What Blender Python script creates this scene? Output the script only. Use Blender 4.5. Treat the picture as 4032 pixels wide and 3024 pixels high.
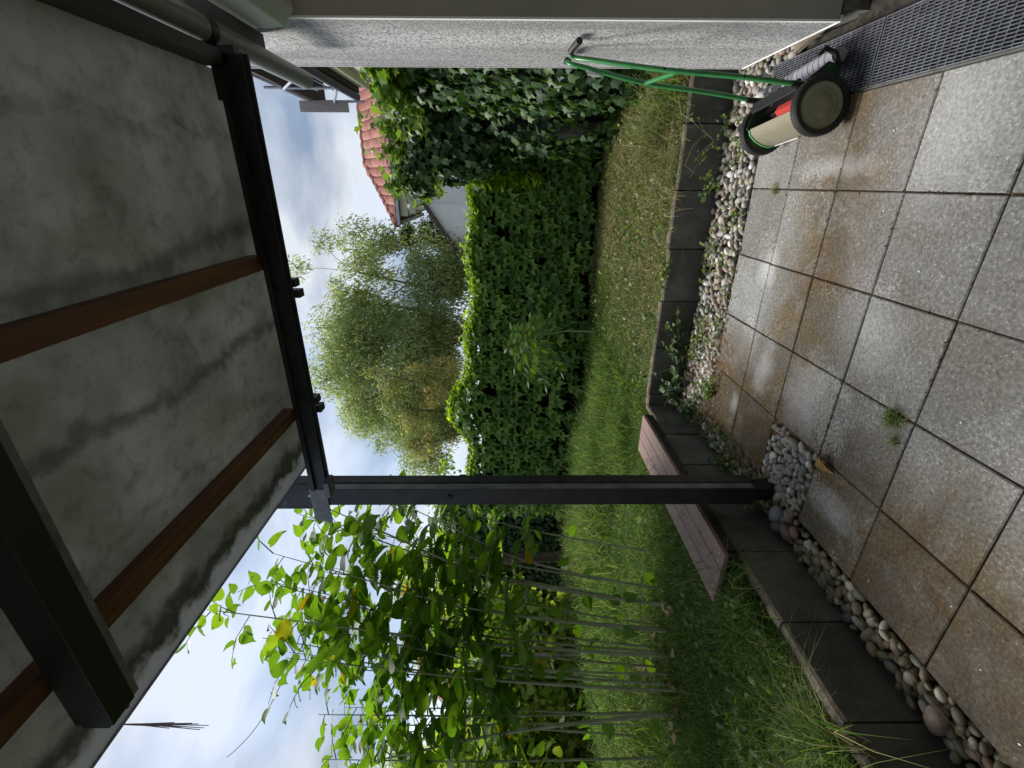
import bpy, math, random
import numpy as np
from mathutils import Vector, Matrix
random.seed(7); RNG = np.random.default_rng(11)
for o in list(bpy.data.objects): bpy.data.objects.remove(o)
SC = bpy.context.scene; COL = SC.collection
# ------------------------------------------------------------------ camera
YAW, PITCH = math.radians(-23.90), math.radians(-0.51)
fwd = Vector((math.sin(YAW)*math.cos(PITCH), math.cos(YAW)*math.cos(PITCH), math.sin(PITCH)))
rgt = Vector((math.cos(YAW), -math.sin(YAW), 0)); upv = rgt.cross(fwd)
cam = bpy.data.cameras.new('camera'); cam_o = bpy.data.objects.new('camera', cam); COL.objects.link(cam_o)
cam.sensor_width = 36; cam.lens = 1786.6/4032*36; cam.clip_start = .02; cam.clip_end = 2000
CAM = Vector((0.026, -2.691, 1.531))
m = Matrix((-upv, rgt, -fwd)).transposed().to_4x4(); m.translation = CAM
cam_o.matrix_world = m; SC.camera = cam_o
SC.render.resolution_x, SC.render.resolution_y = 1024, 768
# ------------------------------------------------------------------ sky and sun
SUN_AZ, SUN_EL = math.radians(-62), math.radians(57)      # azimuth from +Y towards +X
sdir = Vector((math.sin(SUN_AZ)*math.cos(SUN_EL), math.cos(SUN_AZ)*math.cos(SUN_EL), math.sin(SUN_EL)))
W = bpy.data.worlds.new('World'); SC.world = W; W.use_nodes = True
nt = W.node_tree; nt.nodes.clear(); N = nt.nodes.new; L = nt.links.new
out = N('ShaderNodeOutputWorld'); bg = N('ShaderNodeBackground'); L(bg.outputs[0], out.inputs[0])
sky = N('ShaderNodeTexSky'); sky.sky_type = 'NISHITA'; sky.sun_disc = False
sky.sun_elevation = SUN_EL; sky.sun_rotation = SUN_AZ; sky.air_density = 1.0; sky.dust_density = .6
bg.inputs[1].default_value = 0.12
tc = N('ShaderNodeTexCoord'); mp = N('ShaderNodeMapping'); mp.inputs['Scale'].default_value = (1.0, 1.0, 1.9)
L(tc.outputs['Generated'], mp.inputs[0])
n1 = N('ShaderNodeTexNoise'); n1.inputs['Scale'].default_value = 2.3; n1.inputs['Detail'].default_value = 6; n1.inputs['Roughness'].default_value = .5
n1.inputs['Distortion'].default_value = .15
L(mp.outputs[0], n1.inputs['Vector'])
cr = N('ShaderNodeValToRGB'); cr.color_ramp.elements[0].position = .40; cr.color_ramp.elements[1].position = .60
cr.color_ramp.elements[0].color = (.6, .6, .6, 1)
L(n1.outputs[0], cr.inputs[0])
mx = N('ShaderNodeMix'); mx.data_type = 'RGBA'; L(cr.outputs[0], mx.inputs['Factor'])
hs = N('ShaderNodeHueSaturation'); hs.inputs['Saturation'].default_value = .8; L(sky.outputs[0], hs.inputs['Color'])
L(hs.outputs[0], mx.inputs['A'])
n2 = N('ShaderNodeTexNoise'); n2.inputs['Scale'].default_value = 3.4; n2.inputs['Detail'].default_value = 5; n2.inputs['Distortion'].default_value = .2; L(mp.outputs[0], n2.inputs['Vector'])
c2 = N('ShaderNodeValToRGB'); e2_ = c2.color_ramp.elements; e2_[0].position = .40; e2_[1].position = .62; e2_[0].color = (.30, .39, .54, 1); e2_[1].color = (.84, .89, .95, 1); L(n2.outputs[0], c2.inputs[0])
m2 = N('ShaderNodeMix'); m2.data_type = 'RGBA'; m2.blend_type = 'MULTIPLY'; m2.inputs['Factor'].default_value = 1; L(c2.outputs[0], m2.inputs['A']); m2.inputs['B'].default_value = (4.8, 4.8, 4.8, 1); L(m2.outputs['Result'], mx.inputs['B'])
L(mx.outputs['Result'], bg.inputs[0])
sl = bpy.data.lights.new('sun', 'SUN'); sl.energy = 3.0; sl.angle = math.radians(22); sl.color = (1, .96, .9)
so = bpy.data.objects.new('sun', sl); COL.objects.link(so); so.rotation_euler = (-sdir).to_track_quat('-Z', 'Y').to_euler()
vs = SC.view_settings; vs.view_transform = 'Standard'; vs.look = 'None'; vs.exposure = 0.75; vs.gamma = 1; vs.use_curve_mapping = False
try: SC.cycles.max_bounces = 8; SC.cycles.transparent_max_bounces = 8
except Exception: pass

# ------------------------------------------------------------------ object helpers
def tag(o, label=None, cat=None, group=None, kind=None):
    for k, v in (('label', label), ('category', cat), ('group', group), ('kind', kind)):
        if v: o[k] = v
    return o
def empty(name, loc=(0, 0, 0), rz=0, **k):
    o = bpy.data.objects.new(name, None); COL.objects.link(o); o.location = loc; o.rotation_euler = (0, 0, rz)
    o.empty_display_size = .1; return tag(o, **k)
def link(name, me, mat=None, parent=None, loc=None, **k):
    o = bpy.data.objects.new(name, me); COL.objects.link(o)
    if mat and not me.materials: me.materials.append(mat)
    if parent: o.parent = parent
    if loc is not None: o.location = loc
    return tag(o, **k)
class MB:
    def __init__(s): s.v = []; s.f = []; s.r = []
    def add(s, vs, fs, r=0.):
        b = len(s.v); s.v += [tuple(v) for v in vs]; s.f += [tuple(b+i for i in f) for f in fs]; s.r += [r]*len(fs); return s
    def box(s, x0, x1, y0, y1, z0, z1, r=0.):
        return s.add([(x0,y0,z0),(x1,y0,z0),(x1,y1,z0),(x0,y1,z0),(x0,y0,z1),(x1,y0,z1),(x1,y1,z1),(x0,y1,z1)],
            [(0,3,2,1),(4,5,6,7),(0,1,5,4),(1,2,6,5),(2,3,7,6),(3,0,4,7)], r)
    def bar(s, a, b, w, h, up=(0, 0, 1)):
        a, b = Vector(a), Vector(b); d = (b-a).normalized(); u = Vector(up); x = d.cross(u).normalized(); u = x.cross(d)
        P = [p+x*sx*w/2+u*sz*h/2 for p in (a, b) for sx, sz in ((-1,-1),(1,-1),(1,1),(-1,1))]
        return s.add(P, [(0,1,2,3),(7,6,5,4),(0,4,5,1),(1,5,6,2),(2,6,7,3),(3,7,4,0)])
    def tube(s, pts, rad, n=8, caps=True, r=0.):
        pts = [Vector(p) for p in pts]; 
        if not hasattr(rad, '__len__'): rad = [rad]*len(pts)
        b = len(s.v); px = None; V = []
        for i, p in enumerate(pts):
            d = (pts[min(i+1, len(pts)-1)]-pts[max(i-1, 0)]).normalized()
            if px is None: px = d.orthogonal().normalized()
            else: px = (px-d*px.dot(d)).normalized()
            y = d.cross(px)
            V += [p+(px*math.cos(t)+y*math.sin(t))*rad[i] for t in [2*math.pi*k/n for k in range(n)]]
        F = [(i*n+k, i*n+(k+1) % n, (i+1)*n+(k+1) % n, (i+1)*n+k) for i in range(len(pts)-1) for k in range(n)]
        if caps: F += [tuple(range(n))[::-1], tuple((len(pts)-1)*n+k for k in range(n))]
        return s.add(V, F, r)
    def prism(s, poly, y0, y1):     # poly in x,z, extruded along y
        n = len(poly); V = [(x, y0, z) for x, z in poly]+[(x, y1, z) for x, z in poly]
        return s.add(V, [tuple(range(n)), tuple(range(2*n-1, n-1, -1))]+[(i, i+n, (i+1) % n+n, (i+1) % n) for i in range(n)])
    def lathe(s, prof, n=24, c=(0, 0, 0), axis='y', caps=True):    # prof: (r, h) pairs
        V = []
        for r, h in prof:
            for k in range(n):
                t = 2*math.pi*k/n; a, b = r*math.cos(t), r*math.sin(t)
                V.append((c[0]+a, c[1]+h, c[2]+b) if axis == 'y' else (c[0]+a, c[1]+b, c[2]+h) if axis == 'z' else (c[0]+h, c[1]+a, c[2]+b))
        F = [(i*n+k, i*n+(k+1) % n, (i+1)*n+(k+1) % n, (i+1)*n+k) for i in range(len(prof)-1) for k in range(n)]
        if caps: F += [tuple(range(n)), tuple((len(prof)-1)*n+k for k in range(n))[::-1]]
        return s.add(V, F)
    def mesh(s, name, smooth=False):
        me = bpy.data.meshes.new(name); me.from_pydata(s.v, [], s.f)
        if any(s.r): me.attributes.new('rnd', 'FLOAT', 'FACE').data.foreach_set('value', s.r)
        me.update()
        import bmesh
        bm = bmesh.new(); bm.from_mesh(me); bmesh.ops.recalc_face_normals(bm, faces=bm.faces); bm.to_mesh(me); bm.free()
        if smooth:
            me.polygons.foreach_set('use_smooth', [True]*len(me.polygons))
            try: me.set_sharp_from_angle(angle=math.radians(40))
            except Exception: pass
        return me
    def build(s, name, mat, parent=None, smooth=False, bevel=0, **k):
        o = link(name, s.mesh(name, smooth), mat, parent, **k)
        if bevel:
            b = o.modifiers.new('bevel', 'BEVEL'); b.width = bevel; b.segments = 2; b.limit_method = 'ANGLE'
        return o
def npmesh(name, V, F, rnd=None, smooth=False):
    """V (n,3); F (m,k) with one face size"""
    me = bpy.data.meshes.new(name); m_, k = F.shape
    me.vertices.add(len(V)); me.vertices.foreach_set('co', np.ascontiguousarray(V, np.float32).ravel())
    me.loops.add(m_*k); me.loops.foreach_set('vertex_index', np.ascontiguousarray(F, np.int32).ravel())
    me.polygons.add(m_); me.polygons.foreach_set('loop_start', np.arange(m_, dtype=np.int32)*k)
    try: me.polygons.foreach_set('loop_total', np.full(m_, k, np.int32))
    except Exception: pass
    if smooth: me.polygons.foreach_set('use_smooth', np.ones(m_, bool))
    me.update(calc_edges=True)
    if rnd is not None: me.attributes.new('rnd', 'FLOAT', 'FACE').data.foreach_set('value', np.ascontiguousarray(rnd, np.float32))
    return me
def scatter(name, tv, tf, M, T, rnd, smooth=False):
    """template verts (a,3) faces (b,k); M (n,3,3) T (n,3)"""
    tv = np.asarray(tv, float); tf = np.asarray(tf, int); n = len(T); a = len(tv)
    V = np.einsum('nij,aj->nai', M, tv)+T[:, None, :]
    F = tf[None]+(np.arange(n)*a)[:, None, None]
    return npmesh(name, V.reshape(-1, 3), F.reshape(-1, tf.shape[1]), np.repeat(rnd, len(tf)), smooth)
def nrm(v): return v/np.maximum(np.linalg.norm(v, axis=-1, keepdims=True), 1e-9)
def frames(nz, ny, size):
    """rotation with local z = normal nz, local y (leaf tip) near ny"""
    z = nrm(nz); x = nrm(np.cross(ny, z)); y = np.cross(z, x)
    return np.stack([x, y, z], -1)*np.reshape(size, (-1, 1, 1))
def to_mat4(M, T):
    m4 = Matrix([list(M[0])+[T[0]], list(M[1])+[T[1]], list(M[2])+[T[2]], [0, 0, 0, 1]]); return m4
def split_leaves(parent, tv, tf, M, T, rnd, mat, nmax=300, name='leaf', stuff='leaves', smooth=False):
    """the nmax leaves that show largest become parts, the others one stuff part"""
    d = np.linalg.norm(T-np.array(CAM), axis=1); s = np.linalg.norm(M[:, :, 1], axis=1)
    order = np.argsort(d/s); a, b = order[:nmax], order[nmax:]
    me = npmesh(name, np.asarray(tv, float), np.asarray(tf, int), smooth=smooth); me.materials.append(mat)
    for i in a:
        o = link(name, me, None, parent); o.matrix_local = to_mat4(M[i], T[i])
    if len(b): link(stuff, scatter(stuff, tv, tf, M[b], T[b], rnd[b], smooth), mat, parent, kind='stuff')

# ------------------------------------------------------------------ material helpers
def mat(name):
    m_ = bpy.data.materials.new(name); m_.use_nodes = True; t = m_.node_tree; p = t.nodes['Principled BSDF']
    return m_, t, p
def nd(t, typ, **k):
    n = t.nodes.new(typ)
    for a, b in k.items():
        if a in n.inputs: n.inputs[a].default_value = b
        else: setattr(n, a, b)
    return n
def ramp(t, src, stops):
    r = t.nodes.new('ShaderNodeValToRGB'); e = r.color_ramp.elements
    while len(e) < len(stops): e.new(.5)
    for i, (p, c) in enumerate(stops): e[i].position = p; e[i].color = (c if len(c) == 4 else (*c, 1)) if hasattr(c, '__len__') else (c, c, c, 1)
    t.links.new(src, r.inputs[0]); return r.outputs[0]
def mixc(t, f, a, b, mode='MIX'):
    m_ = t.nodes.new('ShaderNodeMix'); m_.data_type = 'RGBA'; m_.blend_type = mode
    for s, v in (('Factor', f), ('A', a), ('B', b)):
        if isinstance(v, (int, float)): m_.inputs[s].default_value = v if s == 'Factor' else (v, v, v, 1)
        elif hasattr(v, '__len__'): m_.inputs[s].default_value = (*v, 1)[:4]
        else: t.links.new(v, m_.inputs[s])
    return m_.outputs['Result']
def noise(t, scale, detail=4, rough=.55, vec=None, dist=0):
    n = nd(t, 'ShaderNodeTexNoise', Scale=scale, Detail=detail, Roughness=rough, Distortion=dist)
    if vec is not None: t.links.new(vec, n.inputs['Vector'])
    return n.outputs[0]
def pos(t, scale=(1, 1, 1), loc=(0, 0, 0), rot=(0, 0, 0)):
    g = t.nodes.new('ShaderNodeNewGeometry'); mp_ = nd(t, 'ShaderNodeMapping', Scale=scale, Location=loc, Rotation=rot)
    t.links.new(g.outputs['Position'], mp_.inputs[0]); return mp_.outputs[0]
def bump(t, p, h, strength=.3, dist=.01):
    b = nd(t, 'ShaderNodeBump', Strength=strength, Distance=dist); t.links.new(h, b.inputs['Height']); t.links.new(b.outputs[0], p.inputs['Normal'])
def math_(t, op, a, b=0., c=None):
    m_ = t.nodes.new('ShaderNodeMath'); m_.operation = op
    for i, v in enumerate((a, b, c)):
        if v is None: continue
        if isinstance(v, (int, float)): m_.inputs[i].default_value = v
        else: t.links.new(v, m_.inputs[i])
    return m_.outputs[0]
def rnd_src(t):
    a = nd(t, 'ShaderNodeAttribute'); a.attribute_name = 'rnd'; oi = t.nodes.new('ShaderNodeObjectInfo')
    return math_(t, 'FRACT', math_(t, 'ADD', a.outputs['Fac'], oi.outputs['Random']))
def simple(name, c, rough=.6, metal=0., nscale=0, nmix=.35, c2=None, bs=0, bscale=60):
    m_, t, p = mat(name); p.inputs['Roughness'].default_value = rough; p.inputs['Metallic'].default_value = metal
    if nscale:
        f = ramp(t, noise(t, nscale, 5, .6, pos(t)), [(.35, 0.), (.65, 1.)])
        t.links.new(mixc(t, f, c, c2 or tuple(x*(1-nmix) for x in c)), p.inputs['Base Color'])
    else: p.inputs['Base Color'].default_value = (*c, 1)
    if bs: bump(t, p, noise(t, bscale, 3, .6, pos(t)), bs, .004)
    return m_
def leafmat(name, stops, trans=.45, tcol=(1.25, 1.35, .5), rough=.45, spec=.4, veins=False):
    m_, t, p = mat(name); p.inputs['Roughness'].default_value = rough; p.inputs['Specular IOR Level'].default_value = spec
    c = ramp(t, rnd_src(t), stops)
    if veins:
        c = mixc(t, ramp(t, noise(t, 25, 3, .6, pos(t)), [(.4, 0.), (.7, .35)]), c, (.09, .13, .05))
    t.links.new(c, p.inputs['Base Color'])
    tr = t.nodes.new('ShaderNodeBsdfTranslucent'); t.links.new(mixc(t, 1., c, tcol, 'MULTIPLY'), tr.inputs[0])
    ms = t.nodes.new('ShaderNodeMixShader'); ms.inputs[0].default_value = trans
    t.links.new(p.outputs[0], ms.inputs[1]); t.links.new(tr.outputs[0], ms.inputs[2])
    t.links.new(ms.outputs[0], t.nodes['Material Output'].inputs[0]); return m_

# paving: exposed aggregate slabs with brown algae stains, pale dry patches
def paving_mat():
    m_, t, p = mat('paving'); P = pos(t)
    oi = t.nodes.new('ShaderNodeObjectInfo')
    fine = nd(t, 'ShaderNodeTexVoronoi', Scale=170.); t.links.new(P, fine.inputs['Vector'])
    fn = noise(t, 70, 6, .78, P)
    base = ramp(t, fn, [(.3, (.10, .10, .10)), (.5, (.235, .235, .232)), (.75, (.44, .44, .435))])
    sp = ramp(t, fine.outputs['Color'], [(.82, 0.), (.9, 1.)])
    base = mixc(t, math_(t, 'MULTIPLY', sp, .5), base, (.62, .61, .58))
    # damp brown film: broad noise, and following a cross band of the terrace
    big = noise(t, 1.9, 6, .6, P, .6)
    sx = t.nodes.new('ShaderNodeSeparateXYZ'); t.links.new(P, sx.inputs[0])
    band = ramp(t, math_(t, 'ADD', math_(t, 'MULTIPLY', math_(t, 'ABSOLUTE', math_(t, 'ADD', sx.outputs[1], .42)), 1.0), math_(t, 'MULTIPLY', big, .55)), [(.36, 1.), (.66, 0.)])
    left = ramp(t, math_(t, 'ADD', math_(t, 'MULTIPLY', sx.outputs[0], -.6), math_(t, 'MULTIPLY', big, .6)), [(.80, 0.), (1.05, .9)])
    st = math_(t, 'MAXIMUM', math_(t, 'MULTIPLY', band, .9), left)
    st = math_(t, 'MULTIPLY', st, ramp(t, noise(t, 5, 6, .65, P, 1.), [(.34, .35), (.5, 1.)]))
    br = mixc(t, ramp(t, noise(t, 3.1, 4, .6, P), [(.42, 0.), (.62, 1.)]), (.52, .44, .34), (.60, .37, .10))
    c = mixc(t, st, base, mixc(t, 1., base, br, 'MULTIPLY'))
    # second brown darkening of the left side
    c = mixc(t, math_(t, 'MULTIPLY', left, .75), c, mixc(t, 1., c, (.70, .64, .54), 'MULTIPLY'))
    c = mixc(t, ramp(t, noise(t, 1.3, 6, .65, pos(t, (1, 1, 1), (5, 2, 0)), .8), [(.44, 0.), (.60, .55)]), c, mixc(t, 1., c, (.62, .57, .48), 'MULTIPLY'))
    pale = ramp(t, math_(t, 'MULTIPLY', noise(t, 3.1, 4, .5, P, .4), ramp(t, fn, [(.35, .75), (.6, 1.05)])), [(.57, 0.), (.70, .6)])
    c = mixc(t, pale, c, (.50, .50, .49))
    for (cx_, cy_, rx_, ry_, st_) in ((-.42, .02, .15, .13, .95), (-.98, -.19, .20, .10, .5), (-.98, -.60, .28, .22, .55), (-1.33, .05, .09, .07, .6), (.10, -.35, .06, .40, .5), (-1.38, -.95, .10, .22, .5), (.2, -.95, .35, .25, .5), (-.55, -.85, .22, .22, .45)):   # pale dry patches
        dx_ = math_(t, 'DIVIDE', math_(t, 'SUBTRACT', sx.outputs[0], cx_), rx_); dy_ = math_(t, 'DIVIDE', math_(t, 'SUBTRACT', sx.outputs[1], cy_), ry_)
        dd_ = math_(t, 'ADD', math_(t, 'SQRT', math_(t, 'ADD', math_(t, 'MULTIPLY', dx_, dx_), math_(t, 'MULTIPLY', dy_, dy_))), math_(t, 'MULTIPLY', math_(t, 'SUBTRACT', noise(t, 11, 5, .7, P), .5), 1.4))
        c = mixc(t, ramp(t, dd_, [(.15, st_), (1.05, 0.)]), c, mixc(t, ramp(t, fn, [(.3, 0.), (.7, 1.)]), (.27, .27, .275), (.60, .60, .60)))
    c = mixc(t, 1., c, ramp(t, oi.outputs['Random'], [(0, (.80, .79, .77)), (1, (1.08, 1.08, 1.07))]), 'MULTIPLY')
    t.links.new(c, p.inputs['Base Color'])
    p.inputs['Roughness'].default_value = .85; p.inputs['Specular IOR Level'].default_value = .25
    bump(t, p, fn, .55, .004); return m_
def concrete_mat(name, a, b, mossy=True, bs=.4):
    m_, t, p = mat(name); P = pos(t)
    f = ramp(t, noise(t, 6, 7, .65, P), [(.3, 0.), (.7, 1.)]); c = mixc(t, f, a, b)
    if mossy:
        c = mixc(t, ramp(t, noise(t, 3.3, 6, .7, P), [(.52, 0.), (.68, .6)]), c, (.045, .055, .025)); c = mixc(t, ramp(t, noise(t, 8, 7, .75, pos(t, (1, 1, .45))), [(.52, 0.), (.72, .7)]), c, (.2, .19, .175))
    oi = t.nodes.new('ShaderNodeObjectInfo'); c = mixc(t, 1., c, ramp(t, oi.outputs['Random'], [(0, .75), (1, 1.2)]), 'MULTIPLY')
    t.links.new(c, p.inputs['Base Color']); p.inputs['Roughness'].default_value = .8
    bump(t, p, noise(t, 60, 5, .6, P), bs, .004); return m_
def render_mat():
    m_, t, p = mat('textured_render'); P = pos(t)
    v = noise(t, 80, 3, .55, P); f = ramp(t, v, [(.38, 0.), (.58, 1.)])
    c = mixc(t, f, (.21, .21, .215), (.55, .55, .555))
    st = ramp(t, noise(t, 1.0, 5, .6, pos(t, (1, 3.5, .28))), [(.42, 0.), (.62, .62)])
    c = mixc(t, st, c, (.16, .155, .16)); t.links.new(c, p.inputs['Base Color']); p.inputs['Roughness'].default_value = .9
    bump(t, p, v, .9, .006); return m_
def wood_mat(name, a, b, axis='y', scale=1.):
    m_, t, p = mat(name); s = dict(x=(2, 40, 40), y=(40, 2, 40), z=(40, 40, 2))[axis]
    P = pos(t, tuple(x*scale for x in s)); f = ramp(t, noise(t, 1.2, 6, .65, P, .6), [(.3, 0.), (.7, 1.)])
    c = mixc(t, f, a, b); oi = t.nodes.new('ShaderNodeObjectInfo')
    c = mixc(t, 1., c, ramp(t, oi.outputs['Random'], [(0, (.85, .8, .82)), (1, (1.12, 1.08, 1.05))]), 'MULTIPLY')
    t.links.new(c, p.inputs['Base Color']); p.inputs['Roughness'].default_value = .55; bump(t, p, f, .2, .003); return m_
def pane_mat():
    m_, t, p = mat('dirty_wired_pane'); P = pos(t)
    a = noise(t, 2.6, 8, .66, P, .3); b = noise(t, 7.5, 6, .65, P, .3)
    c = mixc(t, ramp(t, a, [(.32, 0.), (.68, 1.)]), (.26, .275, .26), (.46, .475, .455))
    c = mixc(t, ramp(t, noise(t, 4, 5, .6, pos(t, (1, .5, 1))), [(.5, 0.), (.7, .5)]), c, (.20, .215, .15))
    s0 = t.nodes.new('ShaderNodeSeparateXYZ'); t.links.new(P, s0.inputs[0])
    wob = math_(t, 'ADD', math_(t, 'MULTIPLY', math_(t, 'SUBTRACT', noise(t, 3.2, 6, .62, pos(t, (.6, 1, 1))), .5), .22), s0.outputs[0])
    for k_, (c0, sl) in enumerate(((-.13, .06), (-.60, .02), (.20, .0), (-1.0, -.03))):     # drip lines of dirt along the panes
        dd_ = math_(t, 'ABSOLUTE', math_(t, 'SUBTRACT', wob, math_(t, 'ADD', c0, math_(t, 'MULTIPLY', s0.outputs[1], sl))))
        dd_ = math_(t, 'ADD', dd_, math_(t, 'MULTIPLY', math_(t, 'SUBTRACT', noise(t, 13, 7, .72, P), .5), .12))
        w_ = (.024, .017, .008, .008)[k_]; c = mixc(t, ramp(t, dd_, [(w_*.2, .55 if k_ < 2 else .2), (w_*2.3, 0.)]), c, (.09, .095, .10))
    c = mixc(t, ramp(t, b, [(.56, 0.), (.72, .6)]), c, (.12, .128, .11)); c = mixc(t, ramp(t, noise(t, 16, 7, .7, P, .5), [(.52, 0.), (.7, .4)]), c, (.10, .105, .09))
    sx = t.nodes.new('ShaderNodeSeparateXYZ'); t.links.new(P, sx.inputs[0])
    # grime strip along the outer edge, washed pale glass outside it
    e = math_(t, 'ADD', sx.outputs[0], math_(t, 'MULTIPLY', math_(t, 'SUBTRACT', b, .5), .28))
    c = mixc(t, ramp(t, math_(t, 'ABSOLUTE', math_(t, 'ADD', e, 1.335)), [(.01, .75), (.075, 0.)]), c, (.035, .038, .035))
    c = mixc(t, ramp(t, math_(t, 'MULTIPLY', e, -1.), [(1.352/1, 0.), (1.39, 1.)]) if False else ramp(t, math_(t, 'SUBTRACT', math_(t, 'MULTIPLY', e, -1.), 1.), [(.36, 0.), (.40, 1.)]), c, (.5, .52, .54))
    t.links.new(c, p.inputs['Base Color']); p.inputs['Roughness'].default_value = .25; p.inputs['Specular IOR Level'].default_value = .5
    tr = t.nodes.new('ShaderNodeBsdfTranslucent'); t.links.new(c, tr.inputs[0])
    ms = t.nodes.new('ShaderNodeMixShader'); ms.inputs[0].default_value = .32
    t.links.new(p.outputs[0], ms.inputs[1]); t.links.new(tr.outputs[0], ms.inputs[2]); t.links.new(ms.outputs[0], t.nodes['Material Output'].inputs[0])
    return m_
def pebble_mat():
    m_, t, p = mat('pebble'); r = rnd_src(t)
    c = ramp(t, r, [(0, (.22, .21, .17)), (.14, (.40, .36, .28)), (.28, (.13, .13, .13)), (.42, (.50, .47, .42)), (.55, (.30, .19, .15)), (.66, (.30, .31, .33)), (.78, (.20, .185, .11)), (.86, (.34, .32, .28)), (.92, (.75, .74, .72)), (1, (.8, .8, .78))])
    c = mixc(t, ramp(t, noise(t, 45, 5, .65, pos(t)), [(.35, 0.), (.75, .6)]), c, (.17, .15, .12))
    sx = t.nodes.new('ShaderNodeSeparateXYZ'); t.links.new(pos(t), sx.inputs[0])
    strip_shade = math_(t, 'MULTIPLY', ramp(t, math_(t, 'SUBTRACT', math_(t, 'MULTIPLY', sx.outputs[0], -1.), 1.), [(.52, 0.), (.6, 1.)]), ramp(t, math_(t, 'SUBTRACT', 1., sx.outputs[1]), [(.9, 0.), (1., 1.)]))
    c = mixc(t, math_(t, 'MULTIPLY', strip_shade, .85), c, mixc(t, 1., c, (.66, .62, .45), 'MULTIPLY'))     # olive-brown tint, shading of the left strip put into the colour
    t.links.new(c, p.inputs['Base Color']); p.inputs['Roughness'].default_value = .6
    bump(t, p, noise(t, 120, 3, .6, pos(t)), .15, .002); return m_

M_pave = paving_mat(); M_conc = concrete_mat('dark_concrete', (.06, .062, .057), (.15, .15, .138)); M_rim = concrete_mat('weathered_rim', (.11, .085, .06), (.27, .22, .17), False, .8)
M_render = render_mat(); M_plaster = simple('smooth_plaster', (.34, .325, .28), .85, nscale=3, nmix=.12, bs=.15, bscale=150)
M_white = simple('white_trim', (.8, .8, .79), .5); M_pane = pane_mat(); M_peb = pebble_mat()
M_rafter = wood_mat('stained_rafter', (.15, .058, .017), (.05, .021, .01)); M_plank = wood_mat('composite_plank', (.25, .165, .14), (.175, .11, .095), 'y', 1.2)
M_steel = simple('anthracite_steel', (.018, .019, .022), .42, .3, 14, .4, (.035, .038, .043), .12, 60); M_steel2 = simple('scuffed_flange', (.10, .105, .115), .45, .3, 9, .5, (.2, .21, .22))
M_black = simple('black_steel', (.008, .008, .009), .5); M_galv = simple('galvanised', (.42, .44, .5), .42, .75, 30, .4)
M_rubber = simple('black_rubber', (.012, .012, .012), .6); M_green = simple('green_enamel', (.045, .24, .07), .32, 0, 12, .25, None, .05); M_dgreen = simple('dark_green_enamel', (.01, .055, .018), .4)
M_lime = simple('light_green_edge', (.18, .6, .24), .4); M_hub = simple('wheel_disc', (.25, .25, .16), .45, 0, 20, .25); M_tan = simple('tan_guard', (.30, .27, .19), .38, .25, 9, .15)
M_red = simple('red_reel', (.42, .03, .025), .4); M_roll = simple('grey_roller', (.32, .33, .38), .6, 0, 30, .3); M_soil = simple('dark_soil', (.03, .024, .018), .95, 0, 25, .5, (.065, .052, .04), .8, 70)
M_joint = simple('joint_dirt', (.035, .026, .016), .95, 0, 18, .5, (.10, .062, .025), .6, 90); M_pipe = simple('grey_pvc', (.19, .195, .19), .38); M_box = simple('cream_aluminium', (.5, .52, .46), .35, .2)
M_board = simple('dark_soffit', (.075, .075, .08), .7, 0, 5, .3); M_brownbeam = simple('dark_brown_beam', (.022, .016, .012), .5, 0, 10, .3)
M_grass = leafmat('grass_lush', [(0, (.03, .07, .014)), (.35, (.065, .135, .028)), (.65, (.12, .195, .05)), (.88, (.21, .27, .075)), (1, (.40, .35, .18))], .45, (1.2, 1.35, .5), .8, .1)
M_dry = leafmat('grass_dry', [(0, (.06, .085, .022)), (.4, (.13, .165, .045)), (.68, (.21, .21, .07)), (.88, (.29, .25, .11)), (1, (.45, .38, .22))], .25, (1, 1, .7), .8, .2)
M_weed = leafmat('weed_leaf', [(0, (.06, .13, .025)), (.5, (.12, .2, .04)), (.85, (.22, .26, .04)), (1, (.4, .33, .05))], .4)
M_creeper = leafmat('creeper_leaf', [(0, (.06, .13, .025)), (.5, (.12, .24, .04)), (1, (.21, .34, .06))], .42, (1.6, 1.7, .4), .42, .3)
M_ivy = leafmat('ivy_leaf', [(0, (.022, .055, .02)), (.5, (.04, .09, .03)), (.9, (.08, .14, .04)), (1, (.12, .18, .06))], .22, (1.5, 1.7, .5), .5, .28)
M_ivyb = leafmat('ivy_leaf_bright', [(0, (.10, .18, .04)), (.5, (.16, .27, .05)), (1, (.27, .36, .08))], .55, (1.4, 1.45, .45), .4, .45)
M_knot = leafmat('knotweed_leaf', [(0, (.09, .18, .045)), (.45, (.125, .235, .045)), (.965, (.17, .28, .055)), (.98, (.38, .3, .04)), (1, (.42, .24, .04))], .62, (1.5, 1.6, .25), .5, .25, True)
M_cane = simple('cane', (.33, .38, .24), .5, 0, 8, .35, (.2, .22, .12)); M_shoot = simple('green_shoot', (.12, .13, .06), .6); M_twig = simple('dark_twig', (.045, .035, .025), .7); M_bark = simple('bark', (.09, .075, .055), .9, 0, 9, .5, None, .6, 30)
M_willow = leafmat('willow_leaf', [(0, (.22, .28, .13)), (.5, (.36, .42, .20)), (1, (.5, .55, .3))], .6, (1.2, 1.25, .75), .6, .2)
M_russet = leafmat('russet_leaf', [(0, (.20, .29, .09)), (.65, (.32, .36, .12)), (.9, (.42, .34, .16)), (1, (.55, .34, .22))], .45, (1.2, 1.1, .6))
M_conif = leafmat('dark_needle', [(0, (.02, .035, .02)), (1, (.06, .085, .04))], .2)
M_core = simple('painted_shade', (.006, .0055, .004), 1.); M_straw = leafmat('straw', [(0, (.16, .09, .045)), (.5, (.26, .16, .09)), (1, (.42, .33, .22))], .15, (1, 1, 1), .8)  # near-black core colour stands in for shade between and behind leaves
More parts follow.
